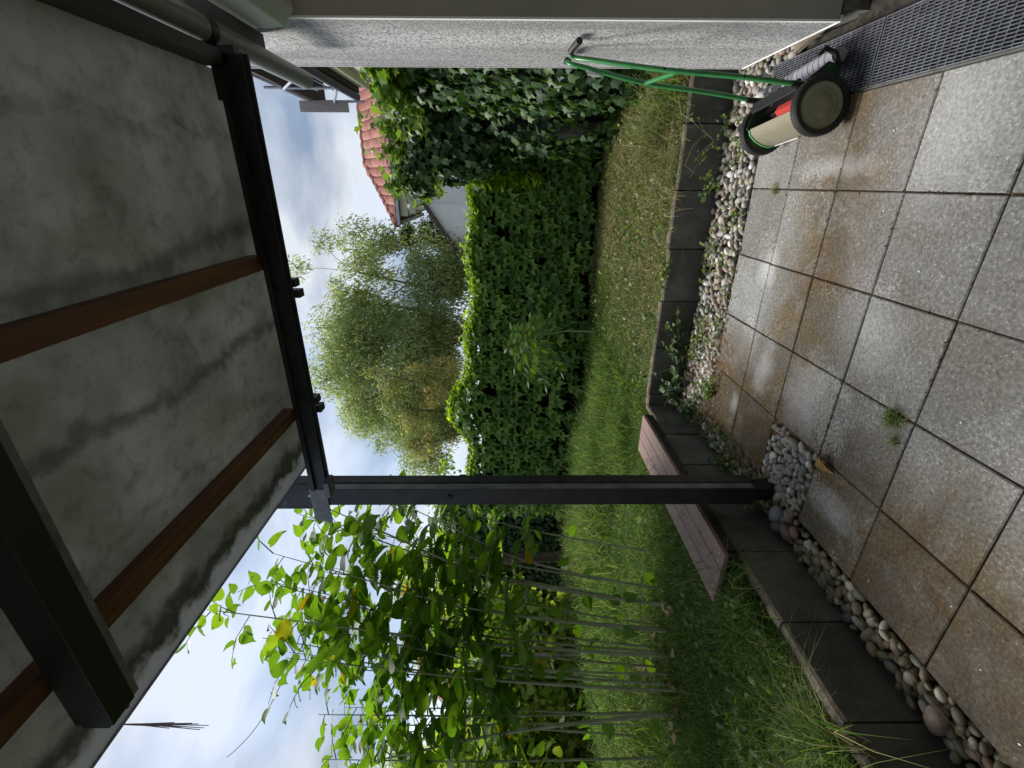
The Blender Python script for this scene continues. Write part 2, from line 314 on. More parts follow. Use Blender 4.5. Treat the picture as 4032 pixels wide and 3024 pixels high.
M_tile = leafmat('roof_tile', [(0, (.27, .09, .065)), (.5, (.35, .13, .10)), (1, (.43, .18, .14))], 0., (1, 1, 1), .7); M_cream = simple('cream_render', (.55, .55, .42), .8, 0, 2, .1); M_wall = simple('white_render', (.82, .83, .83), .85, 0, 2, .08)
M_roofdark = simple('dark_roof_edge', (.07, .055, .045), .7); M_osb = simple('mottled_board', (.5, .46, .44), .8, 0, 40, .4); M_glass = simple('dark_glass', (.02, .025, .03), .1); M_cloth = simple('violet_cloth', (.2, .15, .5), .8)
M_deadleaf = simple('ochre_leaf', (.42, .22, .04), .6, 0, 60, .5)

# ------------------------------------------------------------------ SETTING: ground sheet, light well, terrace, pebble bed
g = MB(); B = 300; wx0, wx1, wy0, wy1 = .412, .638, -1.40, .53; zz = -.09
xs = [-B, wx0, wx1, B]; ys = [-B, wy0, wy1, B]
for i in range(3):
    for j in range(3):
        if i == 1 and j == 1: continue
        g.add([(xs[i], ys[j], zz), (xs[i+1], ys[j], zz), (xs[i+1], ys[j+1], zz), (xs[i], ys[j+1], zz)], [(0, 1, 2, 3)])
g.build('ground', M_soil, kind='structure')
lw = MB(); a = .002
lw.add([(wx0-a, wy0-a, zz), (wx1+a, wy0-a, zz), (wx1+a, wy1+a, zz), (wx0-a, wy1+a, zz), (wx0-a, wy0-a, -.9), (wx1+a, wy0-a, -.9), (wx1+a, wy1+a, -.9), (wx0-a, wy1+a, -.9)],
       [(0, 1, 5, 4), (1, 2, 6, 5), (2, 3, 7, 6), (3, 0, 4, 7), (4, 5, 6, 7)])
lwo = empty('light_well', (0, 0, 0), kind='structure'); lw.build('pit_lining', M_soil, lwo)
k = MB(); k.box(.392, .4035, -1.42, .548, zz, -.012); k.build('pit_kerb', M_conc, lwo)
k = MB(); nx_, ny_ = 9, 40; V = [(.651+.47*i/nx_, -2.4+2.96*j/ny_, -.045+.03*i/nx_+random.uniform(-.012, .012)) for i in range(nx_+1) for j in range(ny_+1)]
k.add(V, [(i*(ny_+1)+j, (i+1)*(ny_+1)+j, (i+1)*(ny_+1)+j+1, i*(ny_+1)+j+1) for i in range(nx_) for j in range(ny_) if not (i > 0 and (j+1)*2.96/ny_-2.4 > -.16)]); k.build('soil_strip', simple('black_soil', (.012, .010, .008), .95, 0, 40, .5, (.045, .038, .03), .8, 70), lwo)
k = MB(); k.box(.6445, .6505, -1.42, .56, zz, -.004); k.build('pit_kerb', M_galv, lwo)

patio = empty('patio', (0, 0, 0), kind='structure')
jb = MB(); jb.box(-1.595, .391, -4.2, .39, -.088, -.011); jb.build('joint_filling', M_joint, patio)
def tile_mesh(w, d, nm='paving_tile'):
    b = MB(); c = .004; hx, hy = w/2, d/2
    V = [(-hx, -hy, -.045), (hx, -hy, -.045), (hx, hy, -.045), (-hx, hy, -.045), (-hx, -hy, -c), (hx, -hy, -c), (hx, hy, -c), (-hx, hy, -c),
         (-hx+c, -hy+c, 0), (hx-c, -hy+c, 0), (hx-c, hy-c, 0), (-hx+c, hy-c, 0)]
    b.add(V, [(0, 3, 2, 1), (0, 1, 5, 4), (1, 2, 6, 5), (2, 3, 7, 6), (3, 0, 4, 7), (4, 5, 9, 8), (5, 6, 10, 9), (6, 7, 11, 10), (7, 4, 8, 11), (8, 9, 10, 11)])
    me = b.mesh(nm); me.materials.append(M_pave); return me
TM = tile_mesh(.3935, .3935); TE = tile_mesh(.388, .3935)
for i in range(-4, 1):
    for j in range(-10, 1):
        x0, y0 = i*.4, j*.4
        if i == -4 and j == -2: continue          # left out slab round the post
        if y0 < -3.7: continue
        x = x0+.2-(0 if i < 0 else .002); y = y0+.2
        o = link('paving_tile', TE if i == 0 else TM, None, patio)
        o.location = (x+random.uniform(-.0015, .0015), y+random.uniform(-.0015, .0015), random.uniform(-.003, .0015))
        o.rotation_euler = (random.uniform(-.004, .004), random.uniform(-.004, .004), random.uniform(-.004, .004))

# pebbles
def pebble_variant(seed):
    import bmesh
    bm = bmesh.new(); bmesh.ops.create_icosphere(bm, subdivisions=2, radius=.5); r = random.Random(seed)
    ax = [Vector((r.gauss(0, 1), r.gauss(0, 1), r.gauss(0, 1))).normalized() for _ in range(5)]; am = [r.uniform(-.11, .09) for _ in ax]
    for v in bm.verts:
        n = v.co.normalized(); s = 1+sum(a_*max(0, n.dot(x_))**2 for a_, x_ in zip(am, ax)); v.co = v.co*s; v.co.z *= .72; v.co.y *= .78
    V = np.array([v.co[:] for v in bm.verts]); F = np.array([[v.index for v in f.verts] for f in bm.faces]); bm.free(); return V, F
PV = [pebble_variant(s) for s in range(6)]
def in_bed(x, y):
    if -1.775 < x < -1.615 and -2.9 < y < .45: return 1
    if -1.775 < x < .72 and .415 < y < .91: return 2
    if -1.6 < x < -1.215 and -.79 < y < -.41: return 3
    if .66 < x < .76 and .2 < y < .8: return 4
    return 0
peb = []; cells = {}
def try_peb(x, y, s, z):
    for dx in (-1, 0, 1):
        for dy in (-1, 0, 1):
            for (a_, b_, c_) in cells.get((int(x/.1)+dx, int(y/.1)+dy), ()):
                if (a_-x)**2+(b_-y)**2 < (.37*(c_+s))**2: return False
    cells.setdefault((int(x/.1), int(y/.1)), []).append((x, y, s)); peb.append((x, y, z, s)); return True
rr = random.Random(5)
for layer, (n_, zb) in enumerate(((6000, -.04), (9000, -.018), (14000, .0))):
    cells.clear()
    for _ in range(n_):
        x = rr.uniform(-1.78, .77); y = rr.uniform(-2.3, .93)
        if rr.random() < .3: x = rr.uniform(-1.78, -1.2)
        if rr.random() < .12: x, y = rr.uniform(-1.6, -1.2), rr.uniform(-.8, -.4)
        k_ = in_bed(x, y)
        if not k_: continue
        s = rr.uniform(.035, .068) if k_ == 2 else rr.uniform(.034, .066) if k_ == 1 else rr.uniform(.036, .062)
        if k_ == 1 and rr.random() < .12: s *= 1.4
        if k_ == 1 and not (-1.79+s*.45 < x < -1.602-s*.4): continue
        if k_ == 3 and not (x < -1.2-s*.4 and -.80+s*.4 < y < -.4-s*.4): continue
        if k_ == 2 and (y-.4 < s*.45 or y > .925-s*.4): continue
        if try_peb(x, y, s, zb+rr.uniform(-.008, .008)): pass
peb_root = empty('pebble_bed', (0, 0, 0), kind='structure')
peb.sort(key=lambda q: (Vector(q[:3])-CAM).length/q[3]/(1.35 if q[2] > -.009 else .7))
pme = []
for V, F in PV:
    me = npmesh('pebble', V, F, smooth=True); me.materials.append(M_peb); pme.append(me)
rest = {i: [] for i in range(6)}
for idx, (x, y, z, s) in enumerate(peb):
    k_ = rr.randrange(6)
    from mathutils import Euler
    e = Euler((rr.uniform(-.5, .5), rr.uniform(-.5, .5), rr.uniform(0, 6.28))); sc = (s*rr.uniform(1.0, 1.35), s*rr.uniform(.8, 1.05), s*rr.uniform(.75, 1.1))
    if idx < 300:
        o = link('pebble', pme[k_], None, peb_root); o.location = (x, y, z); o.rotation_euler = e; o.scale = sc
    else:
        R3 = np.array(e.to_matrix())@np.diag(sc); rest[k_].append((R3, (x, y, z), rr.random()))
Vs, Fs, Rs, off = [], [], [], 0
for k_, L_ in rest.items():
    if not L_: continue
    V, F = PV[k_]
    for R3, T, r_ in L_:
        Vs.append(V@R3.T+np.array(T)); Fs.append(F+off); Rs.append(np.full(len(F), r_)); off += len(V)
for (x, y, s_, k_, c_) in ((-1.675, -.66, .098, 0, (.27, .28, .30)), (-1.735, -.70, .085, 2, (.13, .14, .14)), (-1.70, -.775, .092, 4, (.19, .14, .11)), (-1.655, -.83, .066, 1, (.27, .17, .12)), (-1.70, -1.72, .10, 3, (.34, .24, .20))):
    me = npmesh('pebble', PV[k_][0], PV[k_][1], smooth=True); me.materials.append(simple('stone', c_, .6, 0, 30, .35, None, .15, 120)); o = link('pebble', me, None, peb_root, (x, y, .022)); o.scale = (s_*1.1, s_, s_*.9); o.rotation_euler = (.1, .1, k_*1.1)
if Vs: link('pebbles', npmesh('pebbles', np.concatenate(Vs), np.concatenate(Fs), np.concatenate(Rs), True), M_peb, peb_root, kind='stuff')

# ------------------------------------------------------------------ retaining walls of upright concrete blocks
rwl = empty('retaining_wall', (-1.8, -1, 0), label='low dark concrete block wall running beside the bench and the long pebble strip', cat='retaining wall')
rwb = empty('retaining_wall', (0, .95, 0), label='low dark concrete block wall across the back of the terrace holding up the dry grass', cat='retaining wall')
def block(parent, u0, u1, axis, jit):
    gp = .004; t0 = .052; top = .288+random.uniform(-.008, .006); o_ = random.uniform(-.007, .007)+jit; n = 7
    V = []; F = []
    for i in range(n):
        u = u0+gp+(u1-u0-2*gp)*i/(n-1); w = random.uniform(-.003, .003)
        for (dn, z) in ((0, -.085), (0, top-.012+w), (.010+w, top+w), (t0+w, top+w*1.5), (t0, -.085)):
            nn = dn+o_
            V.append(((u, .935+nn, z) if axis == 'x' else (-1.80-nn, u, z)))
    for i in range(n-1):
        for k_ in range(4): F.append((i*5+k_, i*5+k_+1, i*5+5+k_+1, i*5+5+k_))
    F += [(0, 1, 2, 3, 4), tuple((n-1)*5+k_ for k_ in (4, 3, 2, 1, 0))]
    b = MB(); b.add(V, F); me = b.mesh('concrete_block'); me.materials.append(M_conc); me.materials.append(M_rim)
    for p_ in me.polygons:
        if abs(p_.normal.z) > .25 and p_.center.z > .2: p_.material_index = 1
    o = link('concrete_block', me, None, None); o.parent = parent; o.matrix_parent_inverse = Matrix.Translation(-Vector(parent.location)); return o
e_ = [-1.68, -1.25, -.85, -.44, -.02, .41, .83, 1.25]
for a_, b_ in zip(e_[:-1], e_[1:]): block(rwb, a_, b_, 'x', 0)
e_ = [.985, .44, .02, -.40, -.82, -1.25, -1.67, -2.09, -2.51, -2.93, -3.35]
for a_, b_ in zip(e_[1:], e_[:-1]): block(rwl, a_, b_, 'y', 0)
block(rwb, -1.798, -1.682, 'x', .004)

# ------------------------------------------------------------------ lawn terrain
def hz(x, y):
    return .262+.012*np.sin(x*2.1+y)+.012*np.sin(y*2.7-x*.8)+.02*np.clip((-x-3)/3, 0, 1)+.03*np.clip((y-2)/2, 0, 1)
def grid(x0, x1, y0, y1, st):
    nx, ny = int((x1-x0)/st)+2, int((y1-y0)/st)+2
    X, Y = np.meshgrid(np.linspace(x0, x1, nx), np.linspace(y0, y1, ny), indexing='ij'); V = np.stack([X, Y, hz(X, Y)], -1).reshape(-1, 3)
    I = np.arange(nx*ny).reshape(nx, ny); F = np.stack([I[:-1, :-1], I[1:, :-1], I[1:, 1:], I[:-1, 1:]], -1).reshape(-1, 4); return V, F
Va, Fa = grid(-26, -1.846, -7, 24, .18); Vb, Fb = grid(-1.846, 8, .982, 24, .18)
link('lawn', npmesh('lawn', np.concatenate([Va, Vb]), np.concatenate([Fa, Fb+len(Va)]), smooth=True), simple('lawn_soil', (.035, .04, .018), .95, 0, 14, .5, (.075, .06, .035), .6, 60), kind='structure')

def blades(name, xy, ln, wd, lean, mt, rnd, z=None, stuff=True, droop=.5, **kw):
    n = len(xy); th = RNG.uniform(0, 2*np.pi, n); d = np.stack([np.cos(th), np.sin(th), np.zeros(n)], -1); s = np.stack([-np.sin(th), np.cos(th), np.zeros(n)], -1)
    zb = hz(xy[:, 0], xy[:, 1])-.01 if z is None else np.full(n, z); b = np.column_stack([xy, zb])
    tw = RNG.uniform(-1, 1, n)[:, None]; s = nrm(s+d*tw)
    up = np.array([0, 0, 1.]); le = (lean*RNG.uniform(.3, 1.4, n))[:, None]; ln = ln[:, None]; wd = wd[:, None]
    p1 = b+ln*(.45*up+.45*le*d*.5); p2 = b+ln*(up*(.85-droop*.35*le)+d*le*.75); p3 = b+ln*(up*(1-droop*.75*le)+d*le*1.25)
    V = np.stack([b-s*wd/2, b+s*wd/2, p1-s*wd*.45, p1+s*wd*.45, p2-s*wd*.3, p2+s*wd*.3, p3], 1)
    F = np.array([[0, 1, 3], [0, 3, 2], [2, 3, 5], [2, 5, 4], [4, 5, 6]])[None]+(np.arange(n)*7)[:, None, None]
    return link(name, npmesh(name, V.reshape(-1, 3), F.reshape(-1, 3), np.repeat(rnd, 5)), mt, kind='stuff' if stuff else None, **kw)
def pts(n, x0, x1, y0, y1): return np.column_stack([RNG.uniform(x0, x1, n), RNG.uniform(y0, y1, n)])
def clumpy(p, sc, thr):
    v = np.sin(p[:, 0]*sc+1.3*np.sin(p[:, 1]*sc*.7))*np.sin(p[:, 1]*sc*1.1+1.7*np.sin(p[:, 0]*sc*.6)); return p[v+RNG.uniform(-.9, .9, len(p)) > thr]
# lush lawn on the left
p = np.concatenate([clumpy(pts(62000, -4.2, -1.86, -2.6, 1.2), 4, -.6), clumpy(pts(44000, -6.5, -1.86, 1.0, 4.6), 3, -.6), pts(16000, -8.5, -4.2, -2, 2.5)])
n = len(p); dd = np.hypot(p[:, 0]-CAM.x, p[:, 1]-CAM.y)
blades('lawn_grass', p, RNG.uniform(.05, .15, n)*(1+.25*np.sin(p[:, 0]*3)), np.clip(dd*.0016, .0035, .009), np.full(n, .75), M_grass, np.clip(RNG.random(n)**1.3*.95+.16*np.sin(p[:, 1]*3.2+p[:, 0]*2)*np.sin(p[:, 0]*4.1), 0, 1))
q = clumpy(pts(16000, -4.6, -1.88, -2.4, 3.6), 3.5, -.2); q = q[(q[:, 1] > 1.0) | (q[:, 0] < -1.9)]; n = len(q); blades('lawn_grass', q, RNG.uniform(.14, .27, n), np.full(n, .004), np.full(n, 1.1), M_grass, np.clip(RNG.beta(2.5, 1.8, n), 0, 1), droop=.8)
# dry mown grass right of the middle
p = pts(60000, -2.6, .95, .99, 4.3); n = len(p); gr = (p[:, 0] < -1.2-.5*RNG.uniform(-1, 1, n)); dd = np.hypot(p[:, 0]-CAM.x, p[:, 1]-CAM.y)
q = p[~gr]; blades('mown_dry_grass', q, RNG.uniform(.025, .095, len(q)), np.clip(dd[~gr]*.0011, .003, .006), np.full(len(q), 1.1), M_dry, RNG.beta(1.6, 1.8, len(q)))
q = p[gr]; blades('lawn_grass', q, RNG.uniform(.03, .10, len(q)), np.clip(dd[gr]*.0011, .003, .006), np.full(len(q), .9), M_grass, RNG.beta(2.5, 1.6, len(q)))
p = pts(14000, -1.6, .9, .99, 4.3); n = len(p); blades('lawn_grass', clumpy(p, 3.3, .05), *(lambda m_: (RNG.uniform(.02, .07, m_), np.full(m_, .005), np.full(m_, .9), M_grass, RNG.beta(2, 1.6, m_)))(len(clumpy.__defaults__ or ()) or 1)) if False else None
q = clumpy(p, 3.3, .1); blades('lawn_grass', q, RNG.uniform(.02, .065, len(q)), np.full(len(q), .005), np.full(len(q), .9), M_grass, RNG.beta(2, 1.6, len(q)))
# small broad weeds (clover, ground elder) over both
LQ = np.array([[0, 0, 0], [-.38, .4, .05], [0, .95, -.06], [.38, .4, .05]]); LQF = np.array([[0, 2, 1], [0, 3, 2]])
def ground_leaves(name, p, size, mt, rnd, z, tilt=.7, parent=None):
    n = len(p); th = RNG.uniform(0, 6.28, n); tip = np.stack([np.cos(th), np.sin(th), RNG.uniform(-.3, .3, n)], -1)
    nz = np.stack([RNG.normal(0, tilt, n), RNG.normal(0, tilt, n), np.ones(n)], -1); T = np.column_stack([p, z])
    return link(name, scatter(name, LQ, LQF, frames(nz, tip, size), T, rnd), mt, parent, kind='stuff')
p = np.concatenate([clumpy(pts(9000, -4.2, -1.9, -2.6, 1.4), 3, .15), clumpy(pts(9000, -5, .9, 1.0, 4.2), 2.6, .1)]); n = len(p)
ground_leaves('lawn_weeds', p, RNG.uniform(.018, .055, n), M_weed, RNG.beta(1.3, 2.6, n), hz(p[:, 0], p[:, 1])+RNG.uniform(.02, .09, n))
p = pts(5000, -1.7, .9, .99, 4.0); n = len(p)
ground_leaves('grass_clippings', p, RNG.uniform(.012, .035, n), M_straw, RNG.random(n), hz(p[:, 0], p[:, 1])+RNG.uniform(.01, .035, n))

# tall grass tufts against hedge and wall ends
def tuft(x, y, n, r, h, mt, label, spread=.8, group=None, z=None, wd=.005):
    p = np.column_stack([RNG.normal(x, r, n), RNG.normal(y, r, n)])
    o = blades('grass_tuft', p, RNG.uniform(h*.5, h, n), np.full(n, wd), np.full(n, spread), mt, RNG.beta(2, 1.6, n), z=z, stuff=False, droop=.75); o.data.name = 'grass_tuft'
    return tag(o, label, 'grass', group)
tuft(-2.45, 1.35, 900, .16, .42, M_grass, 'tall arching pale grass clump just beyond the far end of the bench')
tuft(-3.0, 2.0, 900, .22, .5, M_grass, 'tall arching grass clump in front of the creeper wall behind the post')
tuft(-3.6, 2.9, 700, .3, .55, M_grass, 'loose high grass at the far left foot of the creeper wall')
tuft(-3.9, 2.2, 2600, .42, .5, M_grass, 'broad stand of tall pale grass behind the post, in front of the creeper wall', wd=.008)
tuft(-2.7, 2.5, 1200, .35, .36, M_grass, 'patch of higher green grass in the lawn in front of the feather leaved sapling', wd=.006)
tuft(-5.3, 2.6, 3200, .6, .5, M_grass, 'wide stand of tall grass left of the post below the ivy curtain', wd=.009)
tuft(-5.2, .6, 3000, .55, .45, M_grass, 'tall rough grass behind the middle canes', wd=.009)
tuft(-4.9, -.5, 2400, .45, .4, M_grass, 'tall rough grass at the left edge of the lawn behind the leaning canes', wd=.009)
tuft(.45, 1.5, 420, .16, .42, M_dry, 'straggly straw coloured grass clump at the foot of the dark ivy near the house corner')
tuft(.1, 1.25, 300, .25, .22, M_dry, 'sparse upright seeding grass at the right end of the dry strip', 1.1, wd=.004)
tuft(.68, 1.18, 260, .1, .3, M_grass, 'green wispy grass clump on the back wall beside the house corner', wd=.004)
tuft(-.82, -1.12, 120, .014, .06, M_weed, 'bright green tuft growing in the crossing of two paving joints', 1.0, z=-.004, wd=.0035)
tuft(-.9, -1.16, 40, .010, .04, M_weed, 'tiny green sprout in the paving joint next to the bigger tuft', 1.0, z=-.004, wd=.003)
tuft(-.45, -1.66, 60, .015, .06, M_weed, 'small weed in the paving joint nearest the camera', 1.0, z=-.004, wd=.003)
tuft(-.005, .12, 60, .014, .035, M_weed, 'small moss green weed in the joint near the back edge of the paving', 1.0, z=-.004, wd=.003)
tuft(-2.05, -1.0, 500, .12, .25, M_grass, 'dark green weeds poking out under the near end of the bench')
tuft(-1.86, -1.75, 90, .05, .38, M_grass, 'long thin grass blades hanging over the concrete blocks nearest the camera', 1.1, wd=.004)

# ------------------------------------------------------------------ bench
bn = empty('garden_bench', (-1.93, -.1, .26), label='low bench with three brown planks on a black frame beside the concrete block wall', cat='bench')
def P_(o, parent): o.parent = parent; o.matrix_parent_inverse = Matrix.Translation(-Vector(parent.location)); return o
ZB = .392
for i in range(3):
    b = MB(); x1 = -1.757-i*.1165; b.box(x1-.1125, x1, -.885, .70, ZB-.024, ZB)
    o = P_(b.build('plank', M_plank, None, bevel=.002), bn)
    for y in (-.84, .65):
        for x in (x1-.03, x1-.082):
            s_ = MB(); s_.lathe([(.0035, -.001), (.0035, .0012)], 8, (x, y, ZB+.0008), 'z'); so_ = s_.build('screw', M_white if i != 1 else M_galv); so_.parent = o
b = MB(); b.box(-2.10, -1.762, -.89, -.862, ZB-.075, ZB-.027); b.box(-2.10, -1.762, .675, .702, ZB-.075, ZB-.027); b.box(-1.785, -1.75, -.86, .673, ZB-.075, ZB-.027); b.box(-2.108, -2.073, -.86, .673, ZB-.075, ZB-.027); b.box(-2.07, -1.79, -.12, -.07, ZB-.075, ZB-.027)
P_(b.build('frame', M_black, bevel=.002), bn)
for y in (-.80, .60):
    for x in (-2.06, -1.885):
        b = MB(); b.box(x-.02, x+.02, y-.02, y+.02, .24, ZB-.077); P_(b.build('leg', M_black), bn)

# ------------------------------------------------------------------ gratings
def grating(y0, y1, label):
    r = empty('metal_grating', (.405, y0, 0), label=label, cat='grating', group='steel gratings over the light well')
    L_ = y1-y0; w = .243; z0, z1 = -.028, -.001
    f = MB(); t_ = .003
    f.box(0, t_, 0, L_, z0, z1+.001); f.box(w-t_, w, 0, L_, z0, z1+.001); f.box(t_, w-t_, 0, t_, z0, z1+.001); f.box(t_, w-t_, L_-t_, L_, z0, z1+.001)
    f.build('frame', M_galv, r)
    b = MB(); b.box(-.0011, .0011, t_, L_-t_, z0, z1); me = b.mesh('bearing_bar'); me.materials.append(M_galv)
    n = 21
    for i in range(n): link('bearing_bar', me, None, r, ((i+1)*w/(n+1), 0, 0))
    b = MB(); b.box(t_, w-t_, -.001, .001, z1-.012, z1-.001); me = b.mesh('cross_bar'); me.materials.append(M_galv)
    n = int(L_/.0333)
    for i in range(n): link('cross_bar', me, None, r, (0, (i+1)*L_/(n+1), 0))
grating(-.418, .535, 'far steel grating over the light well, under the lawn mower')
grating(-1.42, -.430, 'near steel grating over the light well, in the corner of the terrace')

# ------------------------------------------------------------------ house wall on the right, wall behind the camera
hw = empty('house_wall', (0, 0, 0), label='rough grey rendered end wall of the house at the edge of the terrace', cat='wall')
ZT = 3.4
b = MB(); b.box(.68, 1.6, -.228, .66, .08, ZT); b.build('rough_render', M_render, hw)
b = MB(); b.box(.686, 1.6, -.246, -.231, .085, ZT); b.build('smooth_reveal', M_plaster, hw)
b = MB(); b.box(.6765, .685, -.248, -.2285, .083, ZT); b.box(.6765, .6805, .6565, .664, .083, ZT); b.build('corner_bead', M_white, hw)
b = MB(); b.box(.6755, .70, -.247, .664, .072, .0795); b.build('base_profile', M_white, hw)
b = MB(); b.box(.72, 1.6, -.236, .655, -.085, .071); b.build('plinth', M_conc, hw)
b = MB(); b.box(1.12, 1.6, -4.4, -.26, -.085, ZT); b.build('side_wall', M_plaster, hw)
b = MB(); b.box(-6, 1.6, -4.8, -4.42, -.085, 3.0); b.build('rear_wall', M_plaster, hw)
b = MB(); b.box(.57, .6745, -.62, -.012, 2.705, 2.725); b.build('soffit_board', M_board, hw)
b = MB(); b.box(.6745, 1.3, -.255, -.247, 2.6, 2.75); b.build('soffit_trim', M_board, hw)
b = MB(); b.bar((.70, .16, .035), (.83, -.32, .02), .11, .025); b.build('flat_stone', M_rim, None, label='flat broken grey slab lying between the house wall and the grating', cat='stone')
bx = empty('awning_box', (.7, -.3, 2.6), label='cream aluminium awning housing under the roof by the house wall', cat='awning')
b = MB(); b.prism([(.632, 2.63), (.633, 2.574), (.640, 2.497), (.70, 2.445), (.80, 2.46), (.82, 2.63)], -3.4, -.262); P_(b.build('housing', M_box, bevel=.004), bx)
b = MB(); b.prism([(.640, 2.63), (.640, 2.575), (.646, 2.502), (.70, 2.452), (.80, 2.466), (.812, 2.63)], -.2605, -.2485); P_(b.build('end_cap', M_box, bevel=.003), bx)

# ------------------------------------------------------------------ canopy
cp = empty('patio_canopy', (0, 0, 0), label='dark steel and timber terrace roof with dirty glass panes on one steel post', cat='canopy')
post = MB(); post.box(-1.656, -1.545, -.600, -.552, .125, 2.80); post.box(-1.649, -1.551, -.5515, -.5455, .14, 2.80); post.box(-1.656, -1.545, -.545, -.468, .125, 2.80)
post_o = post.build('post', M_steel, cp, bevel=.003)
b = MB(); b.box(-1.5445, -1.5415, -.598, -.556, .14, 2.55); b.build('flange', M_steel2, post_o)
b = MB(); b.box(-1.5445, -1.5425, -.541, -.474, .16, 2.55); b.build('flange', M_steel, post_o)
b = MB(); b.box(-1.64, -1.56, -.585, -.49, -.06, .1245); b.build('foot', M_black, post_o)
b = MB(); b.box(-1.70, -1.6565, -.58, -.50, 2.62, 3.0); b.build('gutter_stub', M_steel, post_o, bevel=.006)
for (x, z) in ((-1.585, 2.585), (-1.585, 2.645), (-1.62, .17), (-1.62, .22)):
    b = MB(); b.lathe([(.0095, -.008), (.0095, 0.)], 6, (x, -.6005, z)); b.build('bolt', M_galv if z > 1 else M_steel, post_o)
b = MB(); b.lathe([(.012, -.012), (.016, -.004), (.016, 0)], 12, (-1.60, -.6005, 1.86)); b.build('ring_bolt', M_black, post_o)
b = MB(); b.box(-1.54, .47, -.606, -.598, 2.518, 2.63); b.box(-1.54, .47, -.622, -.6065, 2.532, 2.544); b.box(-1.54, .47, -.628, -.6065, 2.60, 2.622)
b.build('front_beam', M_steel, cp, bevel=.001)
b = MB(); b.box(-.27, .41, -.66, -.63, 2.60, 2.62); b.box(.05, .13, -.655, -.632, 2.585, 2.5995); b.build('beam_clip', M_black, cp)
b = MB(); b.box(-1.54, .47, -.5975, -.588, 2.522, 2.545); b.build('edge_trim', M_roofdark, cp)
b = MB()
for x in (-.45, -.40, -1.05, -1.0): b.box(x-.018, x+.018, -.5875, -.535, 2.50+(.012 if x in (-.40, -1.0) else 0), 2.545)
b.build('gutter_clip', M_steel, cp)
b = MB(); b.box(-1.78, -1.5415, -.61, -.6015, 2.545, 2.64)
b.v = [(x if x > -1.7 or z < 2.6 else x+.035, y, z) for x, y, z in b.v]; b.build('end_bracket', M_steel2, cp)
b = MB(); b.box(-1.53, -1.44, -.692, -.61, 2.49, 2.516); bo = b.build('corner_bracket', M_steel2, cp)
b = MB(); b.lathe([(.012, -.004), (.012, 0)], 6, (-1.48, -.65, 2.4895), 'z'); b.build('bolt', M_galv, bo)
b = MB(); b.box(-1.205, 1.1, -2.0, -1.93, 2.505, 2.60); b.build('middle_beam', M_black, cp, bevel=.002); b = MB(); b.box(-1.2, 1.1, -1.9295, -1.912, 2.507, 2.535); b.build('beam_flange', M_steel2, cp)
b = MB()
for k_ in range(6): x = -1.216-random.uniform(0, .012); y = -1.997+k_*.012; b.box(x, -1.206, y, y+.009, 2.515+random.uniform(0, .01), 2.57+random.uniform(0, .02))
b.build('ragged_end', M_black, cp)
for x, dl in ((-.303, .0), (-1.066, 0.)):
    b = MB(); b.box(x-.033, x+.033, -4.3, -.606, 2.627, 2.68); b.build('rafter', M_rafter, cp, bevel=.003)
b = MB(); b.box(.43, .475, -4.3, -.6075, 2.60, 2.70); b.box(.32, .50, -.5975, -.56, 2.57, 2.67); b.build('side_beam', M_brownbeam, cp)
for x0, x1 in ((-1.452, -1.062), (-1.058, -.312), (-.308, .43)):
    b = MB(); b.box(x0, x1, -4.3, -.49, 2.684, 2.694); b.build('roof_pane', M_pane, cp)
b = MB(); b.box(-1.459, -1.4525, -4.3, -.49, 2.678, 2.697); b.build('edge_strip', M_galv, cp)
dp = empty('drainpipe', (.54, -.6, 2.66), label='round grey pipe under the canopy edge held by a strap, beside the rough wall', cat='pipe')
b = MB(); n_ = 24; ro, ri = .043, .038; y0, y1 = -3.4, .32
b.lathe([(ro, y0), (ro, y1), (ri, y1), (ri, y1-.25)], n_, (.545, 0, 2.66)); P_(b.build('pipe', M_pipe, smooth=True), dp)
b = MB(); b.lathe([(.0435, -.63), (.047, -.63), (.047, -.585), (.0435, -.585)], 24, (.545, 0, 2.66)); b.box(.47, .60, -.63, -.585, 2.70, 2.7045); b.box(.49, .4935, -.63, -.585, 2.66, 2.70); P_(b.build('strap', M_steel, smooth=True), dp)
# frayed cords
b = MB()
for k_ in range(9):
    q0 = Vector((-1.225, -1.985, 2.51)); dx, dy = random.uniform(-.012, .012), random.uniform(-.012, .012); l_ = random.uniform(.12, .24)
    b.tube([q0, q0+Vector((dx*.3, dy*.3, -l_*.5)), q0+Vector((dx, dy, -l_))], [.0015, .0013, .0009], 5)
b.build('frayed_cords', simple('grey_cord', (.45, .43, .52), .8), None, label='bundle of frayed grey cords hanging from the end of the dark roof beam', cat='cord')
b = MB(); A, Bp = Vector((-1.76, -.6, 2.55)), Vector((-13.2, 4.0, 8.6)); b.tube([A.lerp(Bp, t)-Vector((0, 0, 1.2*t*(1-t))) for t in np.linspace(0, 1, 16)], [.003+.010*t for t in np.linspace(0, 1, 16)], 6)
b.build('cable', M_twig, None, label='thin dark cable slanting across the sky from the canopy post', cat='cable')

